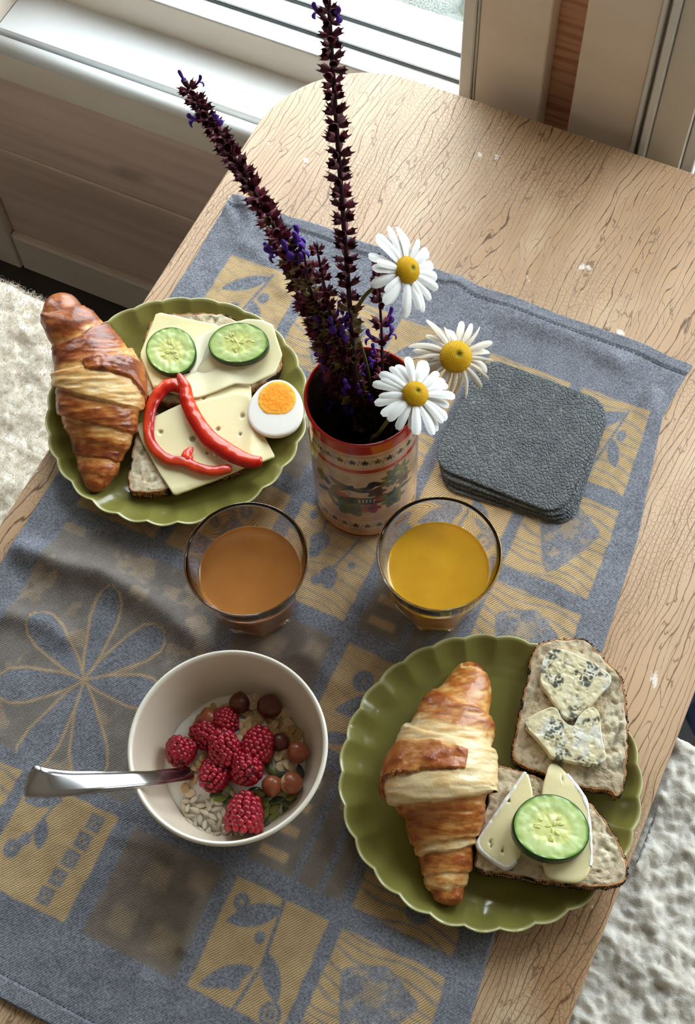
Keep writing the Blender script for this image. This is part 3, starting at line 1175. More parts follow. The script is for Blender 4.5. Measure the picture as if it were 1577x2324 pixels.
# the leaping deer
vcap([(395, 915), (450, 970), (520, 1020), (575, 1035)], [10, 30, 38, 34], brown * .7)
vcap([(560, 1040), (450, 1060), (440, 1130), (500, 1200), (560, 1215)], [26, 32, 44, 52, 48], dark)
vcap([(500, 1060), (475, 1120), (530, 1190)], [10, 12, 14], orange)
vcap([(520, 1130), (560, 1180)], [26, 30], orange)
vcap([(560, 1215), (700, 1220), (880, 1230), (1010, 1200), (1080, 1190)], [46, 48, 46, 58, 46], dark)
vcap([(960, 1205), (1030, 1195)], [30, 34], orange)
for x in (720, 765, 810, 855, 900): vcap([(x, 1205), (x + 10, 1225), (x, 1245)], 4, lin(206, 180, 150))
vcap([(470, 1200), (400, 1140), (330, 1110), (240, 1105)], [36, 28, 22, 16], dark)
vcap([(430, 1180), (370, 1150), (370, 1200), (400, 1245)], [24, 20, 20, 16], dark)
vcap([(1060, 1190), (1180, 1130), (1290, 1080), (1380, 1050)], [40, 30, 22, 10], green * .75)
vcap([(1090, 1170), (1150, 1120), (1165, 1085)], [20, 12, 8], dark)
vcap([(590, 1040), (640, 1020), (620, 1060)], [20, 14, 10], dark)
vcap([(600, 1040), (720, 1060), (850, 1040), (900, 990), (980, 1000)], [12, 18, 24, 34, 20], dark)
vcap([(640, 1065), (760, 1090), (900, 1080), (980, 1040)], [12, 18, 16, 10], dark)
vflower(285, 925, 75, 6, green, dark, .4, .8)
vflower(340, 990, 40, 5, green * .8, dark)
vflower(1190, 900, 130, 9, green, lin(150, 150, 104), .2, .9)
vflower(1100, 985, 70, 7, green * .8, lin(150, 150, 104))
vflower(1275, 990, 70, 6, brown, dark)
vflower(940, 1112, 70, 5, brown * .8, dark)
vflower(600, 1340, 110, 6, green, dark, 0, 1.2)
vflower(865, 1335, 75, 5, red * .8, dark)
vflower(1150, 1250, 95, 6, green, dark)
for q in range(5): vflower(60 + 20 * q, 700 + 220 * q, 60, 5, brown, dark)
back = np.abs(A) > 1.45
for k in range(9):
    a0, b0 = (1.7 + .36 * k), .05 + .045 * ((k * 7) % 3) / 2
    a0 = (a0 + math.pi) % (2 * math.pi) - math.pi
    d = np.hypot(((A - a0 + math.pi) % (2 * math.pi) - math.pi) * VR, Zg - b0)
    paint(sm(.0003, -.0003, d - .008 * (.7 + .3 * np.cos(6 * np.arctan2(Zg - b0, A - a0)))) * back, green)
rr = np.full(nz, VR)
rr[zz < .004] = VR - .0014 * (1 - zz[zz < .004] / .004) ** 2
rr[zz > .1425] = VR + .0006
rows, cc = [], []
mk = lambda r, z: np.stack([VS[0] + r * np.cos(ang + face), VS[1] + r * np.sin(ang + face), np.full(nth, ZC + z)], 1)
rows.append(mk(.002, .0))
cc.append(np.outer(np.ones(nth), brown))
for i in range(nz):
    rows.append(mk(rr[i], zz[i]))
    cc.append(Cv[i])
for (r, z) in ((.0423, .1558), (.0416, .1565), (.0408, .1563), (.0402, .1555)):
    rows.append(mk(r, z))
    cc.append(np.outer(np.ones(nth), red))
for (r, z) in ((.0398, .1535), (.0396, .15), (.0395, .12), (.0393, .08), (.039, .04), (.0385, .006), (.002, .004)):
    rows.append(mk(r, z))
    cc.append(np.outer(np.ones(nth), lin(96, 74, 62)))  # inner wall coloured darker, painting in the shade inside the vase
M_vase = mat('painted_lacquered_ceramic', cream, .16, .5, attr='paint', coat=.4)
vase = obj('painted_vase', np.vstack(rows), gridf(len(rows), nth, False, True)[:, ::-1], M_vase, attrs={'paint': np.vstack(cc)}, loc=(VS[0], VS[1], ZC))
tag(vase, 'cylindrical painted vase with a red rim, a leaping deer and leaf bands, holding flowers', 'vase')
M_water = mat('dark_vase_water', lin(14, 14, 10), .05, .5)
V, F, R = slab(np.array([(VS[0] + .0392 * math.cos(a), VS[1] + .0392 * math.sin(a)) for a in np.linspace(0, 2 * math.pi, 48, endpoint=False)]), [(.0006, ZC + .0062), (0, ZC + .055)], fill=3)
tag(obj('vase_water', V, F, M_water), 'dark water standing inside the painted vase', 'water')

# ------------------------------------------------------------------ leather coasters
M_leather = mat('black_grained_leather', lin(92, 96, 97), .52, .5, var=[(lin(78, 82, 84), (60, 60, 60), .4, .65, 3)], bump=('cells', (340, 300, 300), .75, .0014), bump2=('noise', (180, 180, 180), .25, .0008))
cst = [((-.1272, .5380), 3.5, .0016, 'bottom black leather coaster of the square stack beside the vase'),
       ((-.1284, .5402), 1.0, .0043, 'second lowest black leather coaster of the square stack beside the vase'),
       ((-.1302, .5420), 0.5, .0070, 'black leather coaster just under the topmost one of the stack beside the vase'),
       ((-.1330, .5455), -2.0, .0097, 'topmost grained black leather coaster of the square stack beside the vase')]
cn = [(1075, 800), (1385, 900), (1245, 1170), (985, 1060)]
cpts = [at(x, y, .014) for x, y in ((1012, 1060), (1215, 1155), (1240, 1155), (1275, 1130), (1375, 985), (1290, 880), (1110, 818))]
for (c, rot, z, lab) in cst:
    a = math.radians(rot + 2)
    O = rounded_rect(-.0585, .0585, -.0585, .0585, .019, 10)
    O = np.stack([c[0] + O[:, 0] * math.cos(a) - O[:, 1] * math.sin(a), c[1] + O[:, 0] * math.sin(a) + O[:, 1] * math.cos(a)], 1)
    V, F, R = slab(O, [(.0012, z + .0001), (.0002, z + .0008), (0, z + .0016), (.0010, z + .0023), (.0026, z + .0025)], fill=5)
    tag(obj('coaster', V, F, M_leather), lab, 'coaster', 'leather coasters stacked beside the vase')

# ------------------------------------------------------------------ seats under the fleeces
M_seat = mat('pine_bench', lin(176, 132, 92), .5)
M_denim = mat('blue_cushion_fabric', lin(58, 70, 96), .9, .1, bump=('noise', (500, 500, 500), .3, .0008))
M_fleece = mat('cream_fleece', lin(236, 226, 210), .95, .05, sheen=.2, sss=.7, sss_r=(.010, .009, .007), var=[(lin(222, 210, 192), (40, 40, 40), .5, .72, 4)], bump=('noise', (620, 620, 620), .5, .0012), bump2=('noise', (210, 210, 210), .35, .002))

M_fleece2 = mat('grey_cream_fleece', lin(214, 207, 196), .95, .05, sheen=.2, sss=.7, sss_r=(.010, .009, .007), var=[(lin(196, 186, 172), (40, 40, 40), .5, .72, 4)], bump=('noise', (620, 620, 620), .7, .0016), bump2=('noise', (210, 210, 210), .45, .003))


def bench(xa, xb, ya, yb, name, label, cat):
    b = empty(name, ((xa + xb) / 2, (ya + yb) / 2, FLOOR))
    tag(b, label, cat)
    boxo('seat', xa, xb, ya, yb, -.375, -.345, M_seat, b, bev=.005)
    for x in (xa + .03, xb - .08):
        for y in (ya + .03, yb - .08):
            boxo('leg', x, x + .05, y, y + .05, FLOOR, -.376, M_seat, b)
    return b


def fleece(xa, xb, ya, yb, ztop, label, seed, ntuft, radius, tuft=.022, e=.32, fall=.10, amp=.003, M_=None):
    nx, ny = int((xb - xa) / .0026), int((yb - ya) / .0026)
    O = rounded_rect(xa, xb, ya, yb, radius, 8)
    g0, g1 = np.meshgrid(np.linspace(-1, 1, nx), np.linspace(-1, 1, ny))
    # squircle mapping keeps a rounded outline
    X_ = (xa + xb) / 2 + (xb - xa) / 2 * g0 * np.sqrt(1 - e * g1 ** 2 / 2)
    Y_ = (ya + yb) / 2 + (yb - ya) / 2 * g1 * np.sqrt(1 - e * g0 ** 2 / 2)
    P = np.stack([X_, Y_, 0 * X_], -1)
    ed = np.minimum(1 - np.abs(g0), 1 - np.abs(g1))
    wob = fbm(P * 14, 2, seed)
    X_ += .006 * wob * (ed < .05)
    lump = .9 * vnoise(P * 70, seed + 1) + .55 * vnoise(P * 150, seed + 2) + .35 * vnoise(P * 290, seed + 3)
    Z_ = ztop - .010 + amp * lump + .006 * fbm(P * 12, 2, seed + 5)
    Z_ -= (ztop + .343) * (1 - np.clip(ed / fall, 0, 1)) ** 2.2
    V = np.stack([X_, Y_, np.maximum(Z_, -.3425)], -1).reshape(-1, 3)
    r = obj('sheepskin_throw', V, gridf(ny, nx)[:, ::-1], M_ or M_fleece, loc=((xa + xb) / 2, (ya + yb) / 2, -.3445))
    tag(r, label, 'sheepskin')
    if not ntuft: return
    # curled wool tufts
    rg = np.random.default_rng(seed)
    idx = rg.integers(0, len(V), ntuft)
    p = V[idx] + np.c_[rg.normal(0, .002, (ntuft, 2)), np.zeros(ntuft)]
    a = rg.uniform(0, 2 * np.pi, ntuft)
    L_ = tuft * rg.uniform(.5, 1.1, ntuft)
    segs = 5
    allv = np.zeros((ntuft, segs, 2, 3))
    w = .00045 * rg.uniform(.6, 1.3, ntuft)
    curl = rg.uniform(.8, 2.6, ntuft) * rg.choice([-1, 1], ntuft)
    for s in range(segs):
        t = s / (segs - 1)
        aa = a + curl * t * 1.6
        hx = L_ * t * .62
        pos = p + np.stack([hx * np.cos(aa), hx * np.sin(aa), L_ * .42 * np.sin(t * 2.4) - .002], -1)
        side = np.stack([-np.sin(aa), np.cos(aa), 0 * aa], -1) * (w * (1 - .75 * t))[:, None]
        allv[:, s, 0], allv[:, s, 1] = pos - side, pos + side
    base = (np.arange(ntuft) * segs * 2)[:, None]
    F = np.concatenate([base + np.array([[2 * s, 2 * s + 2, 2 * s + 3, 2 * s + 1]]) for s in range(segs - 1)], 0)
    o = obj('wool_pile', allv.reshape(-1, 3), F, M_fleece, r)
    o['kind'] = 'stuff'


bench(-1.28, -.535, -.02, .60, 'bench', 'pine bench under the white fleece left of the table', 'bench')
fleece(-1.26, -.545, -.03, .675, -.285, 'fluffy white sheepskin on the bench left of the table', 3, 110000, .1, .011)
bench(.115, .80, -.20, .62, 'bench', 'pine bench under the cream fleece right of the table', 'bench')
V, F = box(.092, .80, .482, .64, -.3445, -.292, .018)
tag(obj('seat_cushion', V, F, M_denim, smooth=False), 'dark blue cushion beside the fleece, right of the table edge', 'cushion')
fleece(.080, .80, -.30, .478, -.283, 'cream curly sheepskin on the bench right of the table', 9, 0, .05, .007, .03, .05, .0055, M_fleece2)

# ------------------------------------------------------------------ food on the plates
z3 = lambda x, y: (80 + x / 2.464, 640 + y / 2.464)
z7 = lambda x, y: (760 + x / 2.19, 1420 + y / 2.19)
zr = lambda x, y: (1160 + x / 3.69, 1430 + y / 3.69)
FL = plate_z(0) + .0002


def inside(O, x, y):
    """signed distance to a closed outline, negative inside"""
    x, y = np.asarray(x), np.asarray(y)
    d = np.full(x.shape, 1e9)
    ins = np.zeros(x.shape, bool)
    for i in range(len(O)):
        a, b = O[i], O[(i + 1) % len(O)]
        e = b - a
        t = np.clip(((x - a[0]) * e[0] + (y - a[1]) * e[1]) / (e @ e + 1e-15), 0, 1)
        d = np.minimum(d, np.hypot(x - a[0] - t * e[0], y - a[1] - t * e[1]))
        c = ((a[1] > y) != (b[1] > y)) & (x < (b[0] - a[0]) * (y - a[1]) / (b[1] - a[1] + 1e-15) + a[0])
        ins ^= c
    return np.where(ins, -d, d)


M_crumb = mat('rye_crumb', lin(172, 148, 116), .92, .1, attr='tone', var=[((.84, .81, .77, 1), (260, 260, 260), .42, .7, 4)], bump=('noise', (620, 620, 620), .6, .0010))
M_crust = mat('dark_bread_crust', lin(186, 132, 86), .7, .25, var=[(lin(196, 150, 104), (90, 90, 60), .5, .7, 4), (lin(44, 32, 24), (55, 55, 120), .54, .62, 5)], bump=('noise', (260, 260, 260), .8, .0016))
M_seed_b = mat('black_poppy_seed', lin(26, 24, 24), .5, .4)
M_butter = mat('soft_butter', lin(238, 226, 190), .35, .4, sss=.2, sss_r=(.003, .002, .001), bump=('noise', (160, 160, 160), .5, .0012))


def bread(px, conv, zb, thick, label, seed, spots, blobs=(), group=None, dark=None):
    """a slice of bread; px outline of its top face, zb(x, y) height of its underside"""
    top = lambda x, y: zb(x, y) + thick
    O = resample([onf(*conv(*p), top) for p in px], 170, 2)
    O = O + inset(O, 0) * 0
    wob = .0007 * fbm(np.c_[O * 260, np.zeros(len(O))], 3, seed)
    nrm = inset(O, 1.0) - O
    O = O - nrm * wob[:, None]
    c = O.mean(0)
    r = empty('bread_slice', (c[0], c[1], zb(*c)))
    tag(r, label, 'bread', group)
    lift = lambda V: np.c_[V[:, :2], V[:, 2] + np.array([zb(x, y) for x, y in V[:, :2]])]
    V, F, R = slab(inset(O, .0009), [(.0016, .0), (.0, .0016), (0, thick - .0012), (.0006, thick - .0003), (.0014, thick)], fill=44)
    P = np.c_[V[:, :2], np.zeros(len(V))]
    rough = fbm(P * 230, 4, seed)
    pits = sm(.42, .66, vnoise(P * 300, seed + 5)) + .7 * sm(.40, .7, vnoise(P * 520, seed + 6)) + 1.2 * sm(.58, .72, vnoise(P * 170, seed + 7))
    isin = (R >= 4)
    V[:, 2] += isin * (.0004 * rough - .0010 * pits)
    tone = np.outer(1 - .30 * np.clip(pits, 0, 1.2), np.ones(3)) * (np.array(lin(216, 198, 168))[None] * (1 + .10 * rough[:, None]))
    for (bx, by, br) in blobs:
        b = onf(*conv(bx, by), top)
        w = sm(br, br * .4, np.hypot(V[:, 0] - b.x, V[:, 1] - b.y) + .003 * rough) * sm(-.5, .4, vnoise(P * 300, seed + 9))
        tone = tone * (1 - w[:, None]) + np.array(lin(226, 216, 190))[None] * w[:, None]
        V[:, 2] += .0009 * w
    obj('crumb', lift(V), F, M_crumb, r, attrs={'tone': tone})
    Vc, Fc = [], []
    pr = [(.0014, .0008), (.0003, .0018), (-.0001, thick * .35), (-.0002, thick * .7), (.0, thick - .0008), (.0005, thick - .0001), (.0012, thick - .0003), (.0020, thick - .0010)]
    n = len(O)
    for (d, z) in pr:
        q = inset(O, d)
        Vc.append(np.c_[q, np.full(n, z)])
    Vc = np.vstack(Vc)
    w = fbm(np.c_[Vc[:, :2] * 300, Vc[:, 2:] * 300], 3, seed + 2)
    Vc[:, 2] += .0005 * w * (Vc[:, 2] > thick * .6)
    crust = obj('crust', lift(Vc), [tuple(f) for f in gridf(len(pr), n, False, True)[:, ::-1]], M_crust, r)
    # seeds baked on the crust
    rg = np.random.default_rng(seed)
    vs, fs = [], []
    for _ in range(spots):
        i = rg.integers(0, n)
        if dark is not None and not any(a <= i / n <= b for a, b in dark): continue
        p = np.array([*O[i], rg.uniform(.15, 1.0) * thick])
        p[2] += zb(p[0], p[1])
        nn = np.array([*(-nrm[i]), .4])
        a = rg.uniform(0, 6.28)
        L_, w_ = rg.uniform(.0009, .0015), rg.uniform(.0005, .0008)
        t1 = np.array([nrm[i][1] * math.cos(a), -nrm[i][0] * math.cos(a), math.sin(a)])
        t2 = np.cross(nn, t1)
        k = len(vs)
        vs += [p - t1 * L_, p + t2 * w_, p + t1 * L_, p - t2 * w_, p + nn * .0008, p - nn * .0004]
        fs += [(k, k + 3, k + 4), (k + 3, k + 2, k + 4), (k + 2, k + 1, k + 4), (k + 1, k, k + 4), (k, k + 1, k + 5), (k + 1, k + 2, k + 5), (k + 2, k + 3, k + 5), (k + 3, k, k + 5)]
    if vs:
        o = obj('poppy_seeds', vs, fs, M_seed_b, crust)
        o['kind'] = 'stuff'
    return O, top


flat = lambda x, y: FL + max(0.0, plate_z(math.hypot(x - PL[0], y - PL[1])) - plate_z(0)) * .25
TB = .0125
UP, up_top = bread([(640, 215), (740, 178), (830, 172), (950, 170), (1060, 182), (1120, 205), (1260, 255), (1345, 320), (1385, 440), (1370, 500), (1290, 560), (1190, 605), (1000, 665), (860, 690), (650, 660), (560, 560), (585, 400)], z3, flat, TB,
                   'bread slice under the two cucumber rounds on the left plate', 3, 420, [(1000, 195, .012)])
LO, lo_top = bread([(580, 780), (545, 920), (522, 1060), (517, 1165), (600, 1180), (740, 1165), (880, 1120), (1020, 1085), (1140, 1055), (1195, 940), (1200, 740), (1170, 640), (1000, 690), (760, 740)], z3, flat, TB,
                   'bread slice under the holey cheese and red pepper on the left plate', 8, 900, [(620, 1060, .011), (660, 1120, .010), (590, 1000, .006), (720, 700, .010)])
# the right plate's slices lean on the rim
d1 = np.array(at(*zr(600, 700), .02)[:2]) - np.array(PR)
d1 /= np.linalg.norm(d1)
slope1 = lambda x, y: FL + .0008 + max(0.0, ((x - PR[0]) * d1[0] + (y - PR[1]) * d1[1]) - .012) * .152
R1, r1_top = bread([(370, 62), (460, 75), (560, 55), (650, 85), (710, 150), (800, 260), (880, 320), (935, 420), (965, 600), (975, 800), (975, 1000), (955, 1250), (930, 1380), (870, 1405), (840, 1350), (640, 1330), (440, 1270), (260, 1200), (100, 1140), (0, 1085), (15, 960), (50, 780), (95, 580), (135, 400), (180, 190), (240, 105)], zr, slope1, .0130,
                   'bread slice with blue cheese leaning on the rim of the right plate', 21, 900, [(880, 900, .018), (850, 760, .015), (880, 1090, .014), (200, 500, .010), (420, 430, .012), (700, 250, .010)])
d2 = np.array(at(*z7(1150, 1050), .02)[:2]) - np.array(PR)
d2 /= np.linalg.norm(d2)
slope2 = lambda x, y: FL + .0008 + max(0.0, ((x - PR[0]) * d2[0] + (y - PR[1]) * d2[1]) - .012) * .150
R2, r2_top = bread([(800, 692), (870, 700), (1000, 745), (1050, 770), (1200, 840), (1270, 880), (1345, 970), (1405, 1060), (1445, 1150), (1462, 1240), (1425, 1290), (1280, 1300), (1050, 1275), (860, 1240), (690, 1215), (700, 1100), (730, 950), (775, 820)], z7, slope2, .0135,
                   'bread slice with brie and a cucumber round on the right plate', 33, 1300, [(1330, 1120, .010), (1350, 1180, .007), (860, 800, .010), (900, 900, .012), (740, 930, .006), (1310, 1050, .006)])
bits = [(1310, 1120, .005), (1330, 1180, .006), (1290, 1080, .004), (800, 830, .006), (845, 790, .005)]

# ------------------------------------------------------------------ cheese
CH = dict(rough=.34, spec=.45, sss=.30, sss_r=(.006, .005, .003))
M_cheese = mat('pale_yellow_cheese', lin(240, 226, 170), attr='tone', coat=.12, bump=('noise', (90, 90, 90), .08, .0012), **CH)


def sheet(name, px, conv, zf, thick, label, cat, seed, material=M_cheese, tone=lin(240, 226, 172), holes=(), group=None, rnd=-1, n=180, fill=30, bend=None, top_extra=None, edge=None):
    """a thin slice lying on the surface zf(x, y)"""
    zt = lambda x, y: zf(np.array([x]), np.array([y]))[0] + thick
    W_ = [onf(*conv(*p), zt) for p in px]
    O = resample(W_, n, rnd)
    V, F, R = slab(O, [(.0004, 0), (0, .0004), (0, thick - .0004), (.0004, thick)], fill=fill)
    z0_ = zf(V[:, 0], V[:, 1])
    P = np.c_[V[:, :2], np.zeros(len(V))]
    T = np.ones((len(V), 3)) * np.array(tone) * (1 + .04 * fbm(P * 60, 3, seed))[:, None]
    dz = np.zeros(len(V))
    for (hx, hy, hr) in holes:
        h = onf(*conv(hx, hy), zt)
        d = np.hypot(V[:, 0] - h.x, V[:, 1] - h.y)
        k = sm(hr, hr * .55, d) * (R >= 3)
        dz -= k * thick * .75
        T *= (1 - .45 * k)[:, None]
    if edge is not None:
        k = sm(.0022, .0002, np.abs(inside(O, V[:, 0], V[:, 1])))
        T = T * (1 - k[:, None] * .5) + np.array(edge) * k[:, None] * .5
    if top_extra is not None:
        dz = dz + top_extra(V, R)
    V = np.c_[V[:, :2], V[:, 2] + z0_ + dz]
    o = obj(name, V, F, material, attrs={'tone': T})
    tag(o, label, cat, group)
    return o, O


def over(O, top, lift, droop=.55, lim=None, floor=None, extra=None):
    def f(x, y):
        x, y = np.asarray(x, float), np.asarray(y, float)
        d = inside(O, x, y)
        z = np.array([top(a, b) for a, b in zip(x.ravel(), y.ravel())]).reshape(x.shape) + lift
        z = z - droop * np.maximum(0, d - .003) ** 1.15 * 2.0
        if floor is not None:
            z = np.maximum(z, floor(x, y))
        if extra is not None: z = z + extra(x, y)
        return z
    return f


pfl = lambda x, y: plate_z(np.hypot(x - PL[0], y - PL[1])) + .0009
curl_p = at(*z3(1300, 240), .03)
sheet('cheese_slice', [(678, 165), (1032, 240), (1010, 420), (960, 520), (700, 600), (660, 590), (583, 405)], z3, over(UP, up_top, .0010, floor=pfl), .0024, 'pale cheese slice lying under the round cucumber on the left plate', 'cheese', 4)
wave_u = lambda x, y: .0022 + .0018 * sm(.05, .0, np.hypot(x - curl_p.x, y - curl_p.y)) * 5 + .0006 * np.sin(x * 160 + y * 90)
sheet('cheese_slice', [(893, 310), (1040, 240), (1180, 205), (1270, 212), (1330, 240), (1350, 310), (1382, 405), (1340, 505), (1205, 572), (1120, 565), (1010, 610), (893, 648), (690, 600), (665, 570), (860, 520)], z3, over(UP, up_top, .0012, floor=pfl, extra=wave_u), .0020, 'thin cheese slice with a curled corner under the oval cucumber on the left plate', 'cheese', 5, tone=lin(244, 234, 188))
fold = at(*z3(1230, 780), .02)
hl = [(1158, 748, .0026), (880, 877, .0034), (1018, 960, .0026), (1020, 822, .0024), (700, 838, .0024), (1145, 850, .0018), (940, 650, .0018), (960, 955, .0015)]
sheet('cheese_slice', [(560, 800), (700, 735), (893, 645), (1050, 585), (1140, 556), (1205, 575), (1215, 700), (1270, 840), (1342, 975), (1265, 1005), (1000, 1110), (775, 1192), (690, 1060), (600, 900)], z3, over(LO, lo_top, .0011, .30, floor=pfl, extra=lambda x, y: .0016 * np.exp(-((x - fold.x + .4 * (y - fold.y)) / .006) ** 2)), .0024,
      'large holey cheese slice under the red pepper strips on the left plate', 'cheese', 6, holes=hl, tone=lin(238, 224, 176), n=190, fill=46)

M_brie = mat('creamy_brie', lin(240, 224, 172), .3, .45, attr='tone', sss=.35, sss_r=(.006, .005, .003), coat=.1, bump=('noise', (120, 120, 120), .15, .0014))
M_rind = mat('white_bloomy_rind', lin(240, 238, 230), .75, .2, bump=('noise', (240, 240, 240), .7, .0014), attr=None)
M_blue = mat('blue_veined_cheese', lin(236, 226, 190), .42, .4, attr='tone', sss=.15, sss_r=(.003, .003, .002), bump=('noise', (320, 320, 320), .4, .0010))
r2f = over(R2, r2_top, .0004, .2)
cuc_under = at(*z7(1060, 1005), .035)


def brie(px, label, seed, side):
    o, O = sheet('brie_slice', px, z7, r2f, .0062, label, 'cheese', seed, M_brie, lin(240, 226, 176), rnd=1, n=120, fill=16, holes=[(770, 1075, .0012), (775, 1095, .0012), (835, 1115, .001), (865, 870, .001)] if seed == 11 else [(1130, 760, .001)])
    # rind along one side: a band hugging the outline
    n = len(O)
    sel = [i for i in range(n) if side(O[i])]
    # order the selected run
    runs, k = [], 0
    brk = [i for i in range(n) if side(O[i]) and not side(O[i - 1])]
    Vr, Fr = [], []
    for s in brk:
        run = []
        i = s
        while side(O[i % n]) and len(run) < n:
            run.append(i % n)
            i += 1
        if len(run) < 4: continue
        base = len(Vr)
        nr = inset(O, 1.0) - O
        for q in run:
            zz_ = float(r2f(np.array([O[q][0]]), np.array([O[q][1]]))[0])
            w = .0004 * vnoise(np.array([[*O[q] * 300, seed]]), 2)[0]
            for (d, z) in ((.0004, -.0001), (-.0010 - w, .0012), (-.0013 - w, .0034), (-.0009 - w, .0058), (.0002, .0067 + w), (.0012 + 2 * w, .0064)):
                p = O[q] + nr[q] * d
                Vr.append((p[0], p[1], zz_ + z))
        m_ = len(run)
        for a in range(m_ - 1):
            for b in range(5):
                Fr.append((base + a * 6 + b, base + (a + 1) * 6 + b, base + (a + 1) * 6 + b + 1, base + a * 6 + b + 1))
    if Vr: obj('rind', Vr, Fr, M_rind, o)
    return o


c1 = np.array(at(*z7(850, 980), .03)[:2])
lft = np.array(at(*z7(830, 900), .03)[:2]) - np.array(at(*z7(930, 960), .03)[:2])
dn = np.array(at(*z7(800, 1190), .03)[:2]) - np.array(at(*z7(860, 1050), .03)[:2])
brie([(955, 712), (990, 850), (960, 960), (900, 1040), (935, 1130), (862, 1212), (790, 1170), (720, 1115), (704, 1075), (760, 990), (830, 890), (895, 800)], 'left brie slice with white rind, touching the croissant side of the bread', 11,
     lambda p: (p - c1) @ lft > .2 * np.linalg.norm(lft) * .02 or (p - c1) @ dn > np.linalg.norm(dn) * .022)
c2 = np.array(at(*z7(1150, 980), .03)[:2])
rgt = np.array(at(*z7(1270, 960), .03)[:2]) - c2
brie([(1065, 683), (1110, 688), (1190, 778), (1252, 865), (1270, 1000), (1278, 1160), (1262, 1235), (1215, 1278), (1120, 1270), (1050, 1242), (1032, 1165), (1040, 1050), (1030, 900), (1032, 800)], 'right brie slice with white rind, half under the cucumber round', 12,
     lambda p: (p - c2) @ rgt > np.linalg.norm(rgt) * .008)


def blue(px, label, seed, lift, group=None):
    f = over(R1, r1_top, lift, .2)

    def extra(V, R):
        P = np.c_[V[:, :2], np.zeros(len(V))]
        return (R >= 3) * (.0003 * fbm(P * 220, 3, seed) - .0005 * sm(.4, .6, vnoise(P * 330, seed + 1)))
    o, O = sheet('blue_cheese', px, zr, f, .0072, label, 'cheese', seed, M_blue, lin(240, 230, 196), rnd=1, n=150, fill=46, top_extra=extra, group=group)
    me = o.data
    n = len(me.vertices)
    co = np.empty(n * 3)
    me.vertices.foreach_get('co', co)
    co = co.reshape(-1, 3)
    P = np.c_[co[:, :2] + 3, co[:, 2] * 0]
    vein = sm(.22, .40, np.abs(vnoise(P * 420, seed)) + .35 * vnoise(P * 900, seed + 3)) * sm(.0, .45, fbm(P * 95, 2, seed + 4))
    pale = sm(.0, .6, fbm(P * 120, 2, seed + 8))
    T = np.array(lin(242, 230, 190))[None] * (1 - pale[:, None]) + np.array(lin(244, 242, 226))[None] * pale[:, None]
    T = T * (1 - vein[:, None] * .88) + np.array(lin(48, 60, 66))[None] * vein[:, None] * .88
    me.color_attributes['tone'].data.foreach_set('color', np.c_[T, np.ones(n)].ravel())
    return o


blue([(262, 255), (300, 188), (370, 148), (480, 172), (660, 260), (838, 372), (835, 450), (760, 520), (700, 600), (600, 680), (510, 755), (450, 735), (380, 640), (310, 530), (240, 440), (250, 340)], 'upper wedge of blue veined cheese at the far end of its bread', 41, .0004)
blue([(118, 752), (200, 700), (280, 662), (340, 640), (385, 655), (425, 740), (470, 790), (530, 805), (560, 720), (640, 650), (700, 645), (740, 700), (750, 800), (765, 930), (805, 1080), (720, 1138), (560, 1110), (340, 1072), (285, 985), (200, 890), (115, 805)], 'lower notched slab of blue veined cheese at the near end of its bread', 44, .0004)

# ------------------------------------------------------------------ cucumber
M_rindg = mat('cucumber_rind', lin(44, 78, 26), .3, .5, var=[(lin(24, 50, 16), (140, 140, 140), .4, .6, 3)], coat=.2)
M_cuc = mat('cucumber_flesh', lin(206, 222, 150), .28, .5, attr='tone', sss=.4, sss_r=(.004, .006, .002), coat=.2, bump=('noise', (300, 300, 300), .12, .0008))
M_cseed = mat('cucumber_seed', lin(204, 206, 118), .25, .5, sss=.3, sss_r=(.003, .003, .001))


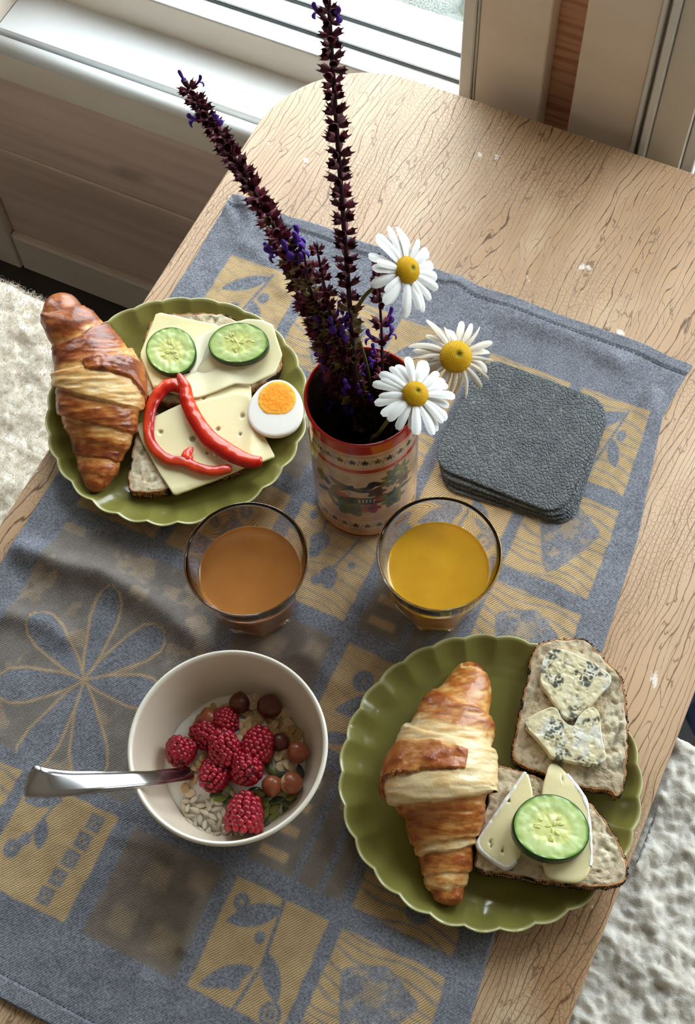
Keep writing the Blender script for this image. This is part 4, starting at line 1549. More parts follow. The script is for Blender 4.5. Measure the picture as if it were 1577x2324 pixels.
def cucumber(cx, cy, z, a_, b_, rot, tilt, thick, label, seed, group, seeds):
    """oval slice; tilt = (axis angle, angle)"""
    R_ = Matrix.Rotation(tilt[1], 4, Vector((math.cos(tilt[0]), math.sin(tilt[0]), 0)))
    M = Matrix.Translation((cx, cy, z)) @ R_ @ Matrix.Rotation(rot, 4, 'Z')
    n = 96
    th = np.linspace(0, 2 * np.pi, n, endpoint=False)
    wob = 1 + .018 * np.cos(2 * th + seed) + .014 * np.cos(3 * th + 2 * seed)

    def X4(V): return np.array([(M @ Vector(v))[:] for v in V])
    ring = lambda k, z_: np.c_[a_ * k * wob * np.cos(th), b_ * k * wob * np.sin(th), np.full(n, z_)]
    root = empty('cucumber_slice', (cx, cy, z))
    tag(root, label, 'cucumber', group)
    rows = [ring(.968, 0), ring(.995, .0006), ring(1.0, thick * .5), ring(.995, thick - .0006), ring(.968, thick + .0001)]
    obj('rind', X4(np.vstack(rows)), gridf(len(rows), n, False, True)[:, ::-1], M_rindg, root)
    ks = [.0, .15, .3, .36, .42, .48, .54, .6, .7, .8, .88, .93, .955, .968]
    V, T = [], []
    for k in ks[::-1]:
        v = ring(max(k, .001), thick)
        d = .0004 * fbm(v * 300, 2, seed)
        core = float(sm(.62, .46, k))
        v[:, 2] += d * (k < .95) - .0004 * core
        V.append(v)
        c = np.array(lin(188, 206, 130)) * (1 - core) + np.array(lin(216, 220, 140)) * core
        e = float(sm(.86, .968, k))
        c = c * (1 - e) + np.array(lin(96, 146, 50)) * e
        w = float(sm(.55, .66, k) * sm(.80, .70, k))
        c = c * (1 - .3 * w) + np.array(lin(226, 234, 190)) * .3 * w
        T.append(np.ones((n, 3)) * c * (1 + .10 * fbm(v * 400, 3, seed + 2))[:, None])
    V.append(ring(.955, .0001))
    T.append(np.ones((n, 3)) * np.array(lin(200, 216, 146)))
    rows = V[-1:] + V[:-1]
    T = T[-1:] + T[:-1]
    obj('flesh', X4(np.vstack(rows)), gridf(len(rows), n, False, True)[:, ::-1], M_cuc, root, attrs={'tone': np.vstack(T)})
    rg = random.Random(seed)
    me = None
    for (sx, sy, sa, L_, w_) in seeds:
        if me is None:
            sv = SV * np.array([1, 1, 1])
            me = mesh_only('seed', sv, SF[:, ::-1], M_cseed)
        Ms = M @ Matrix.Translation((sx * a_, sy * b_, thick - .0002)) @ Matrix.Rotation(sa, 4, 'Z') @ Matrix.Diagonal((L_, w_, .0004, 1))
        inst('seed', me, root, Ms)


def seedset(seed, n=9, r=.30, base=0.0):
    n += 6
    rg = random.Random(seed)
    out = []
    for k in range(n):
        s = k % 3
        a = base + s * 2.094 + rg.uniform(-.42, .42)
        q = r * rg.uniform(.25, 1.3)
        out.append((q * math.cos(a), q * math.sin(a), a + rg.uniform(-.3, .3), rg.uniform(.0018, .0029), rg.uniform(.0010, .0015)))
    return out


cg = 'cucumber rounds on the bread'
p = onf(*z3(760, 380), lambda x, y: up_top(x, y) + .011)
cucumber(p.x, p.y, p.z - .0068, .0212, .0238, .35 + TH, (0.3, .05), .0066, 'rounder cucumber slice beside the croissant on the left plate', 2, cg, seedset(5, 12, .32, 1.0))
p = onf(*z3(1140, 342), lambda x, y: up_top(x, y) + .015)
cucumber(p.x, p.y, p.z - .0058, .0257, .0196, -.10 + TH, (TH - .75, .12), .0078, 'oval cucumber slice at the far right of the left plate', 7, cg, seedset(8, 12, .38, .3))
p = onf(*z7(1068, 1008), lambda x, y: r2_top(x, y) + .0185)
cucumber(p.x, p.y, p.z - .0082, .0278, .0238, -.22 + TH, (TH + 2.15, .16), .0092, 'cucumber slice lying on the brie on the right plate', 4, cg, seedset(3, 12, .30, .9))

# ------------------------------------------------------------------ red pepper strips
M_pep = mat('red_pepper', lin(206, 40, 20), .22, .5, attr='tone', sss=.15, sss_r=(.004, .001, .0004), coat=.2, bump=('noise', (220, 220, 220), .12, .0012))


def pepper(px, wid, label, seed, zoff):
    top = lambda x, y: lo_top(x, y) + zoff
    P = np.array([onf(*z3(*q), top)[:] for q in px])
    m = 70
    path = smooth_path(P, m)
    path[:, 2] += .0006 * np.sin(np.linspace(0, 9, m))
    r = np.interp(np.linspace(0, 1, m), np.linspace(0, 1, len(wid)), wid) * .5
    r[0] *= .55
    r[-1] *= .75
    V, F = tube(path, r, 16, flat=.62)
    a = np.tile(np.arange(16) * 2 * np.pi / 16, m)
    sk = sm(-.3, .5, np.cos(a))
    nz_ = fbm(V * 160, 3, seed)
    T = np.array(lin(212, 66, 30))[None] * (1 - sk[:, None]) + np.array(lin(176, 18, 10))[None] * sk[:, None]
    T = T * (1 + .18 * nz_[:, None])
    V = V + (.0005 * fbm(V * 240, 2, seed + 3))[:, None] * np.array([0, 0, 1.0])
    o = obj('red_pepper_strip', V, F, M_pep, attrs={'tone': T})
    tag(o, label, 'pepper')
    return o


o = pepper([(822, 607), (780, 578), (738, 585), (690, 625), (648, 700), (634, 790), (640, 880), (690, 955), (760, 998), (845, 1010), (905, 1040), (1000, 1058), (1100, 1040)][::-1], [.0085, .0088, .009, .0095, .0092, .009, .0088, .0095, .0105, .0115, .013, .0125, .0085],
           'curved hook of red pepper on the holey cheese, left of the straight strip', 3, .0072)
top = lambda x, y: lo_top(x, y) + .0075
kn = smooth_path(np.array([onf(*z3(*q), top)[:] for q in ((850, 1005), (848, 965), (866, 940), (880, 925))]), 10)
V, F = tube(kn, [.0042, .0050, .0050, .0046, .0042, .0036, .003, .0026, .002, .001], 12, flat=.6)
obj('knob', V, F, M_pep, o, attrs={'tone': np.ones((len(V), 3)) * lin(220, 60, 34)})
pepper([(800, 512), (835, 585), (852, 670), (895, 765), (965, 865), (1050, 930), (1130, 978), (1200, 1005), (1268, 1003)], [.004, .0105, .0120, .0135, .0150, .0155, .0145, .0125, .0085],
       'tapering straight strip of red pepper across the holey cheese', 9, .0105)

# ------------------------------------------------------------------ half an egg
M_eggw = mat('boiled_egg_white', lin(232, 229, 222), .25, .5, sss=.4, sss_r=(.006, .005, .004), coat=.15)
M_yolk = mat('egg_yolk', lin(246, 160, 34), .6, .3, attr='tone', bump=('noise', (420, 420, 420), .35, .0008))
eg = at(*z3(1345, 702), .0285)
er = empty('halved_egg', (eg.x, eg.y, FL))
tag(er, 'half a boiled egg with an orange yolk, cut face up on the left plate', 'egg')
e_rot = TH + math.pi / 2 - .12
Me = Matrix.Translation((eg.x, eg.y, .0285)) @ Matrix.Rotation(.05, 4, 'X') @ Matrix.Rotation(e_rot, 4, 'Z')
n = 72
th = np.linspace(0, 2 * np.pi, n, endpoint=False)
ex = .0268 * np.cos(th)
ey = .0232 * np.sin(th) * (1 - .13 * np.cos(th))
rows = []
for (k, z) in ((.01, .0001), (.55, .0001), (.9, .0001), (.975, .0), (1.0, -.0008)): rows.append(np.c_[ex * k, ey * k, np.full(n, z)])
for q in np.linspace(.1, 1, 14):
    a = q * math.pi / 2
    rows.append(np.c_[ex * math.cos(a), ey * math.cos(a), np.full(n, -.0008 - .0200 * math.sin(a))])
V = np.vstack(rows)
V = np.array([(Me @ Vector(v))[:] for v in V])
obj('egg_white', V, gridf(len(rows), n, False, True), M_eggw, er)
yc = Me.inverted() @ at(*z3(1352, 652), .0290)
rows, T = [], []
for k in np.linspace(0.01, 1, 22):
    rr_ = .0163 * k * (1 + .02 * np.cos(3 * th) - .06 * (np.cos(th - math.pi) > .92))
    v = np.c_[yc.x + rr_ * np.cos(th), yc.y + rr_ * .98 * np.sin(th), np.full(n, .0002 + .0011 * math.sqrt(max(0, 1 - k * k)))]
    v[:, 2] += .0003 * fbm(v * 500, 3, 3)
    rows.append(v)
    e = float(sm(.62, 1.0, k))
    T.append((np.array(lin(246, 150, 24)) * (1 - e) + np.array(lin(244, 176, 62)) * e)[None] * (1 + .12 * fbm(v * 700, 2, 9))[:, None])
V = np.array([(Me @ Vector(v))[:] for v in np.vstack(rows)])
obj('yolk', V, gridf(len(rows), n, False, True), M_yolk, er, attrs={'tone': np.vstack(T)})

# ------------------------------------------------------------------ croissants
M_cro = mat('baked_croissant', lin(190, 110, 45), .34, .5, attr='tone', coat=.22, bump=('noise', (150, 150, 150), .25, .0022), bump2=('noise', (520, 520, 520), .25, .0008))
BR = [np.array(lin(*c)) for c in ((242, 216, 168), (226, 182, 116), (198, 130, 62), (160, 82, 32), (112, 50, 20))]


def bake(b):
    b = np.clip(b, 0, 3.999)
    i = np.floor(b).astype(int)
    f = (b - i)[..., None]
    A_ = np.array(BR)
    return A_[i] * (1 - f) + A_[np.minimum(i + 1, 4)] * f


def croissant(rows_px, conv, scale, seams, zlift, label, seed, strap, hfac=.72, dark=0.0):
    """rows_px: (y, left x, right x) on the zoomed photo; seams: (y, slant, side, profile)"""
    ys = np.array([r[0] for r in rows_px], float)
    yy = np.concatenate([np.linspace(ys[0], ys[-1], 260)])
    lx = np.interp(yy, ys, [r[1] for r in rows_px])
    rx = np.interp(yy, ys, [r[2] for r in rows_px])
    ker = np.ones(9) / 9
    lx = np.convolve(np.pad(lx, 4, 'edge'), ker, 'valid')
    rx = np.convolve(np.pad(rx, 4, 'edge'), ker, 'valid')
    tt_ = (yy - yy[0]) / (yy[-1] - yy[0])
    cap_ = np.clip(np.sqrt(np.clip(1 - (1 - np.clip(np.minimum(tt_, 1 - tt_) / .022, 0, 1)) ** 2, 0, 1)), .02, 1)
    C_, hw = [], []
    for k in range(len(yy)):
        x_ = (lx[k] + rx[k]) / 2
        h0 = (rx[k] - lx[k]) / 2 / scale
        z = .03
        for _ in range(3):
            p = at(*conv(x_, yy[k]), z)
            h = h0 * pxs(p)
            base = zlift(p.x, p.y)
            z = base + h * hfac
        C_.append((p.x, p.y, z))
        hw.append(h)
    C_ = np.array(C_)
    for c_ in range(3): C_[:, c_] = np.convolve(np.pad(C_[:, c_], 8, 'edge'), np.ones(17) / 17, 'valid')
    hw = np.array(hw) * cap_
    T_ = np.gradient(C_, axis=0)
    T_ /= np.linalg.norm(T_, axis=1)[:, None]
    # the croissant's outline was read across the picture rows: shorten to the true cross direction
    right = np.array((CAM_ROT @ Vector((1, 0, 0)))[:])
    S2 = np.cross(T_, (0, 0, 1))
    S2 /= np.linalg.norm(S2, axis=1)[:, None]
    sgn = np.sign(S2 @ right)
    S2 *= sgn[:, None]
    hw = hw * np.abs(S2 @ right).clip(.7, 1) ** .5
    U2 = np.cross(S2, T_)
    U2 *= np.sign(U2[:, 2])[:, None]
    na = 120
    a = np.linspace(0, 2 * np.pi, na, endpoint=False)      # 0 = right, pi/2 = up
    ca, sa = np.cos(a), np.sin(a)
    Y2, A2 = np.meshgrid(yy, a, indexing='ij')
    Rm = np.array(CAM_ROT.transposed())
    oy = conv(0, 0)[1]

    def seen(P_):
        q = (P_ - np.array(CAM_POS)) @ Rm.T
        return (H / 2 + FPX * q[..., 1] / q[..., 2] - oy) * scale
    P = C_[:, None, :] + S2[:, None, :] * (hw[:, None] * ca)[..., None] + U2[:, None, :] * (hw[:, None] * hfac * sa)[..., None]
    Y2 = seen(P)                                 # where the photo shows that point of the skin
    cx_ = np.cos(A2)
    sidx = np.full(Y2.shape, -1)
    sl = np.zeros(Y2.shape)
    nb = len(seams)
    bound = [np.full(Y2.shape, s[0], float) + s[1] * cx_ / 2 + 10 * vnoise(np.stack([np.cos(A2) * 2.2, np.sin(A2) * 2.2, 0 * A2 + s[0]], -1), seed) for s in seams]
    bound.append(np.full(Y2.shape, yy[-1] + 60.0))
    f = np.zeros(Y2.shape)
    bk = np.zeros(Y2.shape)
    for k in range(nb):
        lo_, hi_ = bound[k], bound[k + 1]
        m_ = (Y2 >= lo_) & (Y2 < hi_) if k else (Y2 < hi_)
        s = np.clip((Y2 - lo_) / np.maximum(hi_ - lo_, 1), 0, 1)
        side = seams[k][2]
        lipw = 9.0
        if side == 'top': ff = sm(0, 1, (Y2 - lo_) / lipw) * (1 - .85 * s) * (1 + .25 * np.sin(np.pi * s))
        elif side == 'low': ff = sm(0, 1, (hi_ - Y2) / lipw) * (.15 + .85 * s) * (1 + .25 * np.sin(np.pi * s))
        else: ff = np.minimum(sm(0, 1, (Y2 - lo_) / lipw), sm(0, 1, (hi_ - Y2) / lipw)) * 1.15
        f = np.where(m_, ff, f)
        pr_ = seams[k][3]
        bk = np.where(m_, np.interp(s, [q[0] for q in pr_], [q[1] for q in pr_]), bk)
    P = C_[:, None, :] + S2[:, None, :] * (hw[:, None] * ca)[..., None] + U2[:, None, :] * (hw[:, None] * hfac * sa)[..., None]
    flake = fbm(np.stack([Y2 * .055, np.cos(A2) * 2.5, np.sin(A2) * 2.5], -1), 4, seed + 3)
    blis = fbm(P * 130, 3, seed + 5)
    rad = .925 + .115 * f + .022 * flake * 1.0 + .012 * blis
    Q = C_[:, None, :] + (P - C_[:, None, :]) * rad[..., None]
    floor_ = np.array([[zlift(x, y) for x, y in row[:, :2]] for row in Q[:, ::6]])
    floor_ = np.repeat(floor_, 6, 1)[:, :na]
    Q[..., 2] = np.maximum(Q[..., 2], floor_ + .0006)
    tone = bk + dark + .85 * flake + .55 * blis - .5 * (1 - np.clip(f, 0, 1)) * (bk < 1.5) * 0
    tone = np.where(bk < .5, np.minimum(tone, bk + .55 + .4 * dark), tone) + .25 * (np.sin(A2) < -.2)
    V = np.vstack([Q.reshape(-1, 3), Q[0].mean(0)[None], Q[-1].mean(0)[None]])
    nr = len(yy)
    F = [tuple(q) for q in gridf(nr, na, False, True)]
    F += [(nr * na, i, (i + 1) % na) for i in range(na)]
    F += [(nr * na + 1, (nr - 1) * na + (i + 1) % na, (nr - 1) * na + i) for i in range(na)]
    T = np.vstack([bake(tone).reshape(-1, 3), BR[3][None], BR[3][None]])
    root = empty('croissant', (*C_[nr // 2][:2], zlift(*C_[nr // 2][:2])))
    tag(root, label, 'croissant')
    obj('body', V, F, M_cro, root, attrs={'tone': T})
    # the end of the dough strip lapped over the middle
    (a0, a1, top_y, bot_y, off, bprof) = strap
    n1, n2 = 64, 30
    s1 = np.linspace(0, 1, n1)
    s2 = np.linspace(0, 1, n2)
    ang = a0 + (a1 - a0) * s1
    yt, yb = np.interp(s1, *zip(*top_y)), np.interp(s1, *zip(*bot_y))
    OUT, TT = [], []
    for layer in (0, 1):
        for i in range(n1):
            for j in range(n2):
                y_ = yt[i] + (yb[i] - yt[i]) * s2[j]
                aa = ang[i]
                ya_ = y_
                for _ in range(6):
                    k0 = (np.clip(ya_, yy[0], yy[-1]) - yy[0]) / (yy[-1] - yy[0]) * (nr - 1)
                    k0 = int(k0)
                    pp = C_[k0] + S2[k0] * math.cos(aa) * hw[k0] + U2[k0] * hfac * math.sin(aa) * hw[k0]
                    ya_ = ya_ + .8 * (y_ - float(seen(pp)))
                k = (ya_ - yy[0]) / (yy[-1] - yy[0]) * (nr - 1)
                k0 = int(np.clip(k, 0, nr - 2))
                fk = k - k0
                c_ = C_[k0] * (1 - fk) + C_[k0 + 1] * fk
                h_ = hw[k0] * (1 - fk) + hw[k0 + 1] * fk
                aa = ang[i]
                e = min(s2[j], 1 - s2[j]) * abs(yb[i] - yt[i]) / scale
                e2 = min(1, (1 - s1[i]) * 9)
                rnd_ = math.sqrt(max(0, 1 - (1 - min(1, e / 7.0)) ** 2)) * math.sqrt(max(0, 1 - (1 - e2) ** 2))
                lift_ = 1.0 + off * (.25 + .75 * rnd_) * (1 if layer == 0 else -.15) * min(1, .35 + s1[i] * 3)
                p = c_ + (S2[k0] * math.cos(aa) + U2[k0] * hfac * math.sin(aa)) * h_ * lift_
                OUT.append(p)
                TT.append((s1[i], s2[j], rnd_))
    OUT = np.array(OUT)
    TT = np.array(TT)
    g = gridf(n1, n2)
    Fs = [tuple(q) for q in g] + [tuple(q[::-1] + n1 * n2) for q in g]
    loop = [i * n2 for i in range(n1)] + [(n1 - 1) * n2 + j for j in range(1, n2)] + [i * n2 + n2 - 1 for i in range(n1 - 2, -1, -1)] + [j for j in range(n2 - 2, 0, -1)]
    for q in range(len(loop)):
        b_, c_ = loop[q], loop[(q + 1) % len(loop)]
        Fs.append((b_, c_, c_ + n1 * n2, b_ + n1 * n2))
    fl = fbm(OUT * 130, 4, seed + 8)
    tone = np.interp(TT[:, 1], [q[0] for q in bprof], [q[1] for q in bprof]) + .8 * fl
    OUT = OUT + (U2[nr // 2] * (.0012 * fl)[:, None])
    obj('lapped_end', OUT, Fs, M_cro, root, attrs={'tone': bake(tone)})
    return root


rim_l = lambda x, y: plate_z(min(.111, math.hypot(x - PL[0], y - PL[1]))) + .0006
rim_r = lambda x, y: plate_z(min(.111, math.hypot(x - PR[0], y - PR[1]))) + .0006
full = [(0, 3.0), (.6, 2.7), (1, 2.0)]
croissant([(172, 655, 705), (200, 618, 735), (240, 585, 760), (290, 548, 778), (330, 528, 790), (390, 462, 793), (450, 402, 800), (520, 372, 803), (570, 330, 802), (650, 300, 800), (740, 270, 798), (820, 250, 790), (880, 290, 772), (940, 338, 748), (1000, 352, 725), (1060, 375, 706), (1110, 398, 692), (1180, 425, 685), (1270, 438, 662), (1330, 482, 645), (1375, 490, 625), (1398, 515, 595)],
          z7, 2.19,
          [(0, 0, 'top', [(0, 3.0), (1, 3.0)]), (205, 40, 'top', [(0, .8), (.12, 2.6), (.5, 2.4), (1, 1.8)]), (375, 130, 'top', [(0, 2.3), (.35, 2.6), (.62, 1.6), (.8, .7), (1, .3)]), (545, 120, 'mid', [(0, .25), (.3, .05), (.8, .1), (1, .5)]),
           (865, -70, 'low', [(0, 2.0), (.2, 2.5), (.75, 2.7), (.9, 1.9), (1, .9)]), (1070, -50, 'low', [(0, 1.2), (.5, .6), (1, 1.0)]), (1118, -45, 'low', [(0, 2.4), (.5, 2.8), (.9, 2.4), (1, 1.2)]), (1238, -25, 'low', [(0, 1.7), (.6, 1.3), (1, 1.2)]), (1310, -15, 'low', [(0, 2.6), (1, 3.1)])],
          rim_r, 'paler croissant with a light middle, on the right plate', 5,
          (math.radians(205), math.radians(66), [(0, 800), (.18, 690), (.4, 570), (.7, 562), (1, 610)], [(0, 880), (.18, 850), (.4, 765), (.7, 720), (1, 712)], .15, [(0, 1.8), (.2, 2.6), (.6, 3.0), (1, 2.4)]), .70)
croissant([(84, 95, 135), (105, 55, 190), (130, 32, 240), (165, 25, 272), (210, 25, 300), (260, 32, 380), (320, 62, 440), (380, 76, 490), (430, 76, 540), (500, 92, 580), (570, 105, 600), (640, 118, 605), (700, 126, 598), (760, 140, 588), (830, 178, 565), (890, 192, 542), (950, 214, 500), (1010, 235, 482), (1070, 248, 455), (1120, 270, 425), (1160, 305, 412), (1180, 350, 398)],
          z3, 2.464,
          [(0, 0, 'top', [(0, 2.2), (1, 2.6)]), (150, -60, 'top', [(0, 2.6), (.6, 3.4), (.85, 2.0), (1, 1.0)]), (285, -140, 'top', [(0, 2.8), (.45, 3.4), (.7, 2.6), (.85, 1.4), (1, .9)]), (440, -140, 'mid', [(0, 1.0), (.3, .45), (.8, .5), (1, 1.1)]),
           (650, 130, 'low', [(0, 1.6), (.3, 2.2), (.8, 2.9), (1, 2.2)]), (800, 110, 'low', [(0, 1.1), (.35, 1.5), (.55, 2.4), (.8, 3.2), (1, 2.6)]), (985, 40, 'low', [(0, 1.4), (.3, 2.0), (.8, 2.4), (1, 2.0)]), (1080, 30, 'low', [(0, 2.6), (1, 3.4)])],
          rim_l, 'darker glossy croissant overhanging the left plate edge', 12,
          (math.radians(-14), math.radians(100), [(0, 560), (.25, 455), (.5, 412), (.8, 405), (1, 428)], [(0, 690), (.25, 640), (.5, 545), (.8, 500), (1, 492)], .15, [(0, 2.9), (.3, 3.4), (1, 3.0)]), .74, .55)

# ------------------------------------------------------------------ breakfast in the bowl
zb = lambda x, y: (350 + x / 4.262, 1540 + y / 4.262)
bowl_in = lambda z: float(np.interp(z - ZC, [.0058, .006, .0085, .016, .028, .043, .056, .067], [0, .020, .036, .047, .0562, .0632, .0664, .0676]))
YZ = ZC + .0245                                     # level of the yogurt
M_yog = mat('white_yogurt', lin(244, 240, 232), .32, .45, sss=.3, sss_r=(.006, .006, .005), coat=.15)
yc0 = at(*zb(780, 820), YZ)


def yog_z(x, y):
    P = np.stack([np.asarray(x) * 60, np.asarray(y) * 60, 0 * np.asarray(x)], -1)
    d = np.hypot(np.asarray(x) - BW[0], np.asarray(y) - BW[1])
    m = at(*zb(860, 720), YZ)
    return YZ + .0012 * fbm(P, 2, 4) + .004 * np.exp(-((np.asarray(x) - m.x) ** 2 + (np.asarray(y) - m.y) ** 2) / .026 ** 2) - .0012 * sm(.045, .052, d)


n = 96
th = np.linspace(0, 2 * np.pi, n, endpoint=False)
rows = [np.c_[BW[0] + .018 * np.cos(th), BW[1] + .018 * np.sin(th), np.full(n, ZC + .0066)], np.c_[BW[0] + .034 * np.cos(th), BW[1] + .034 * np.sin(th), np.full(n, ZC + .0088)]]
rows += [np.c_[BW[0] + (bowl_in(z) - .0005) * np.cos(th), BW[1] + (bowl_in(z) - .0005) * np.sin(th), np.full(n, z)] for z in (ZC + .0165, ZC + .0215)]
R0 = bowl_in(YZ) - .0008
for k in np.r_[np.linspace(1, .05, 26), .002]:
    x_, y_ = BW[0] + R0 * k * np.cos(th), BW[1] + R0 * k * np.sin(th)
    rows.append(np.c_[x_, y_, yog_z(x_, y_)])
o = obj('yogurt', np.vstack(rows), gridf(len(rows), n, False, True)[:, ::-1], M_yog, loc=(BW[0], BW[1], ZC + .0066))
tag(o, 'white yogurt filling the bottom of the cream bowl', 'yogurt')

M_rasp = mat('raspberry', lin(176, 22, 50), .28, .5, attr='tone', sss=.3, sss_r=(.004, .001, .001), coat=.3)


def sphere_v(nu=7, nv=10):
    t = np.linspace(0, np.pi, nu)
    p = np.linspace(0, 2 * np.pi, nv, endpoint=False)
    return np.array([(math.sin(a) * math.cos(b), math.sin(a) * math.sin(b), math.cos(a)) for a in t for b in p]), gridf(nu, nv, False, True)[:, ::-1]


S_V, S_F = sphere_v(8, 11)


def raspberry_mesh(seed, length):
    """a hollow cone of drupelets, opening at z=0, tip at z=length"""
    rg = random.Random(seed)
    V, F, T = [], [], []
    rows_ = 8
    for i in range(rows_):
        t = i / (rows_ - 1)
        z = length * (1 - math.cos(t * 1.45)) / (1 - math.cos(1.45)) * .92 if False else length * t * .93
        r = .0098 * math.sqrt(max(0.03, 1 - (t * .96) ** 2.4)) * (1 - .06 * (t < .1))
        m = max(1, int(round(2 * math.pi * r / .0043)))
        if i == rows_ - 1: m = 3
        for k in range(m):
            a = 2 * math.pi * (k + .5 * (i % 2) + rg.uniform(-.12, .12)) / m
            q = .00255 * rg.uniform(.86, 1.1)
            c = np.array([r * math.cos(a), r * math.sin(a), z + rg.uniform(-.0004, .0004)])
            F.append(S_F + len(V) * len(S_V))
            v = c + S_V * q * np.array([1, 1, 1.08])
            V.append(v)
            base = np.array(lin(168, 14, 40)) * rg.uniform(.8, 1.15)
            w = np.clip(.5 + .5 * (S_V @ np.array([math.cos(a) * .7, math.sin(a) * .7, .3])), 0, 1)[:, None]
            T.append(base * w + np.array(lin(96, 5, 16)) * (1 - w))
    core, f2 = S_V * np.array([.0078, .0078, length * .5]) + np.array([0, 0, length * .5]), S_F
    F.append(f2 + len(V) * len(S_V))
    V.append(core)
    T.append(np.ones((len(core), 3)) * lin(104, 10, 26))
    return mesh_only('raspberry', np.vstack(V), np.vstack(F), M_rasp, attrs={'tone': np.vstack(T)})


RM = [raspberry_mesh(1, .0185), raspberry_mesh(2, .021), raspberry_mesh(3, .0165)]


def toward(px0, px1, z):
    a, b = at(*zb(*px0), z), at(*zb(*px1), z)
    return (b - a).normalized()


def lay(name, me, pos, axis, spin, sc_, label, cat, group):
    q = Vector((0, 0, 1)).rotation_difference(Vector(axis).normalized())
    o = bpy.data.objects.new(name, me)
    col.objects.link(o)
    o.matrix_world = Matrix.Translation(pos) @ q.to_matrix().to_4x4() @ Matrix.Rotation(spin, 4, 'Z') @ Matrix.Diagonal((*((sc_,) * 3 if not isinstance(sc_, tuple) else sc_), 1))
    return tag(o, label, cat, group)


rasp = [  # picture centre, tip direction (picture), lift, mesh, size, elevation
    ((250, 735), (-.2, 1), .0085, 2, 1.0, .25, 'raspberry alone at the left, touching the spoon'),
    ((520, 570), (.6, .8), .0060, 0, .98, .3, 'half hidden raspberry tucked behind the upright one, nearest the yogurt'),
    ((700, 445), (.3, .6), .0060, 2, .95, .2, 'dark raspberry at the back by the oats, mostly covered'),
    ((670, 640), (-.25, -1), .0165, 1, 1.08, .55, 'pale pink-tipped raspberry standing highest in the middle of the heap'),
    ((1010, 610), (.35, -1), .0110, 1, 1.06, .25, 'raspberry at the right of the heap, leaning on the oats'),
    ((565, 960), (-.4, .9), .0095, 0, 1.04, .45, 'round raspberry just right of the spoon tip'),
    ((905, 880), (.5, .55), .0130, 1, 1.12, .9, 'large raspberry in the centre of the bowl, beside the hazelnuts'),
    ((880, 1275), (.15, -1), .0125, 1, 1.22, .2, 'raspberry nearest the viewer, lying on the seeds'),
]
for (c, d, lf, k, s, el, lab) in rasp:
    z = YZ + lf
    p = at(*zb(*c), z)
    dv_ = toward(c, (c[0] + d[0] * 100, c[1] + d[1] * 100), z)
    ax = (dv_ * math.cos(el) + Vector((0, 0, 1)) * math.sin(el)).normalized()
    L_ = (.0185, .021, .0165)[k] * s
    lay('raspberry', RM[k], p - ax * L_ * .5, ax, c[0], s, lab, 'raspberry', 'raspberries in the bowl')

# hazelnuts
M_nut = mat('hazelnut_skin', lin(128, 66, 36), .35, .5, attr='tone', coat=.2, bump=('noise', (500, 120, 500), .2, .0006))


def nut_mesh(seed, bald, skin=(142, 74, 44)):
    V, F = sphere_v(16, 22)
    t = V[:, 2]
    r = np.where(t > .3, 1 - .25 * np.clip((t - .3) / .7, 0, 1) ** 2, 1)
    P = np.c_[V[:, :2] * r[:, None], np.where(t > .5, t + .14 * ((t - .5) / .5) ** 2, t * .94)]
    P = P * (1 + .03 * fbm(V * 2.5, 2, seed))[:, None]
    T = np.ones((len(V), 3)) * lin(*skin)
    ang_ = np.arctan2(V[:, 1], V[:, 0])
    T *= (1 + .30 * np.sin(ang_ * 11 + 2 * vnoise(V * 3, seed)) * (t > -.6) * .6)[:, None] * (1 + .15 * fbm(V * 6, 2, seed))[:, None]
    if bald:
        w = sm(.35, .6, V @ np.array([.5, .55, .66]) + .15 * vnoise(V * 4, seed))
        T = T * (1 - w[:, None]) + np.array(lin(226, 190, 142)) * w[:, None]
    return mesh_only('hazelnut', P * .0076, F, M_nut, attrs={'tone': T})


NM = [nut_mesh(1, False), nut_mesh(2, True), nut_mesh(3, False), nut_mesh(4, False, (92, 40, 26))]
nuts = [((822, 240), (.2, -1), .0085, 3, 1.05, 'dark hazelnut at the far side, left of the dark pair against the bowl'), ((1110, 268), (1, .35), .0090, 3, 1.25, 'dark long hazelnut at the far right against the bowl wall'),
        ((525, 385), (-.2, -1), .0080, 2, .98, 'cracked hazelnut at the far left of the oats'), ((1215, 615), (.3, .2), .0060, 3, .92, 'small hazelnut between the raspberry and the single oat flake'),
        ((1385, 715), (.9, .2), .0090, 0, 1.08, 'plain round hazelnut nearest the right wall of the bowl'), ((1140, 1035), (.05, 1), .0100, 2, 1.02, 'pointed hazelnut with pale grooves beside the central raspberry'), ((1330, 1010), (.6, -.8), .0100, 1, 1.1, 'half peeled hazelnut with a pale crown')]
for (c, d, lf, k, s, lab) in nuts:
    z = YZ + lf
    p = at(*zb(*c), z)
    ax = toward(c, (c[0] + d[0] * 100, c[1] + d[1] * 100), z) + Vector((0, 0, .35))
    if lab.startswith('half'): ax = Vector((-.2, -.4, -.6))
    lay('hazelnut', NM[k], p, ax, 1.3 if k == 1 else c[0], s, lab, 'hazelnut', 'hazelnuts in the bowl')

# seeds and flakes
M_sun = mat('sunflower_kernel', lin(190, 176, 150), .5, .35, attr='tone')
M_pump = mat('pumpkin_seed', lin(72, 80, 46), .32, .5, attr='tone', coat=.15)
M_oat = mat('oat_flake', lin(196, 160, 110), .7, .25, attr='tone', bump=('noise', (400, 90, 400), .4, .0008))


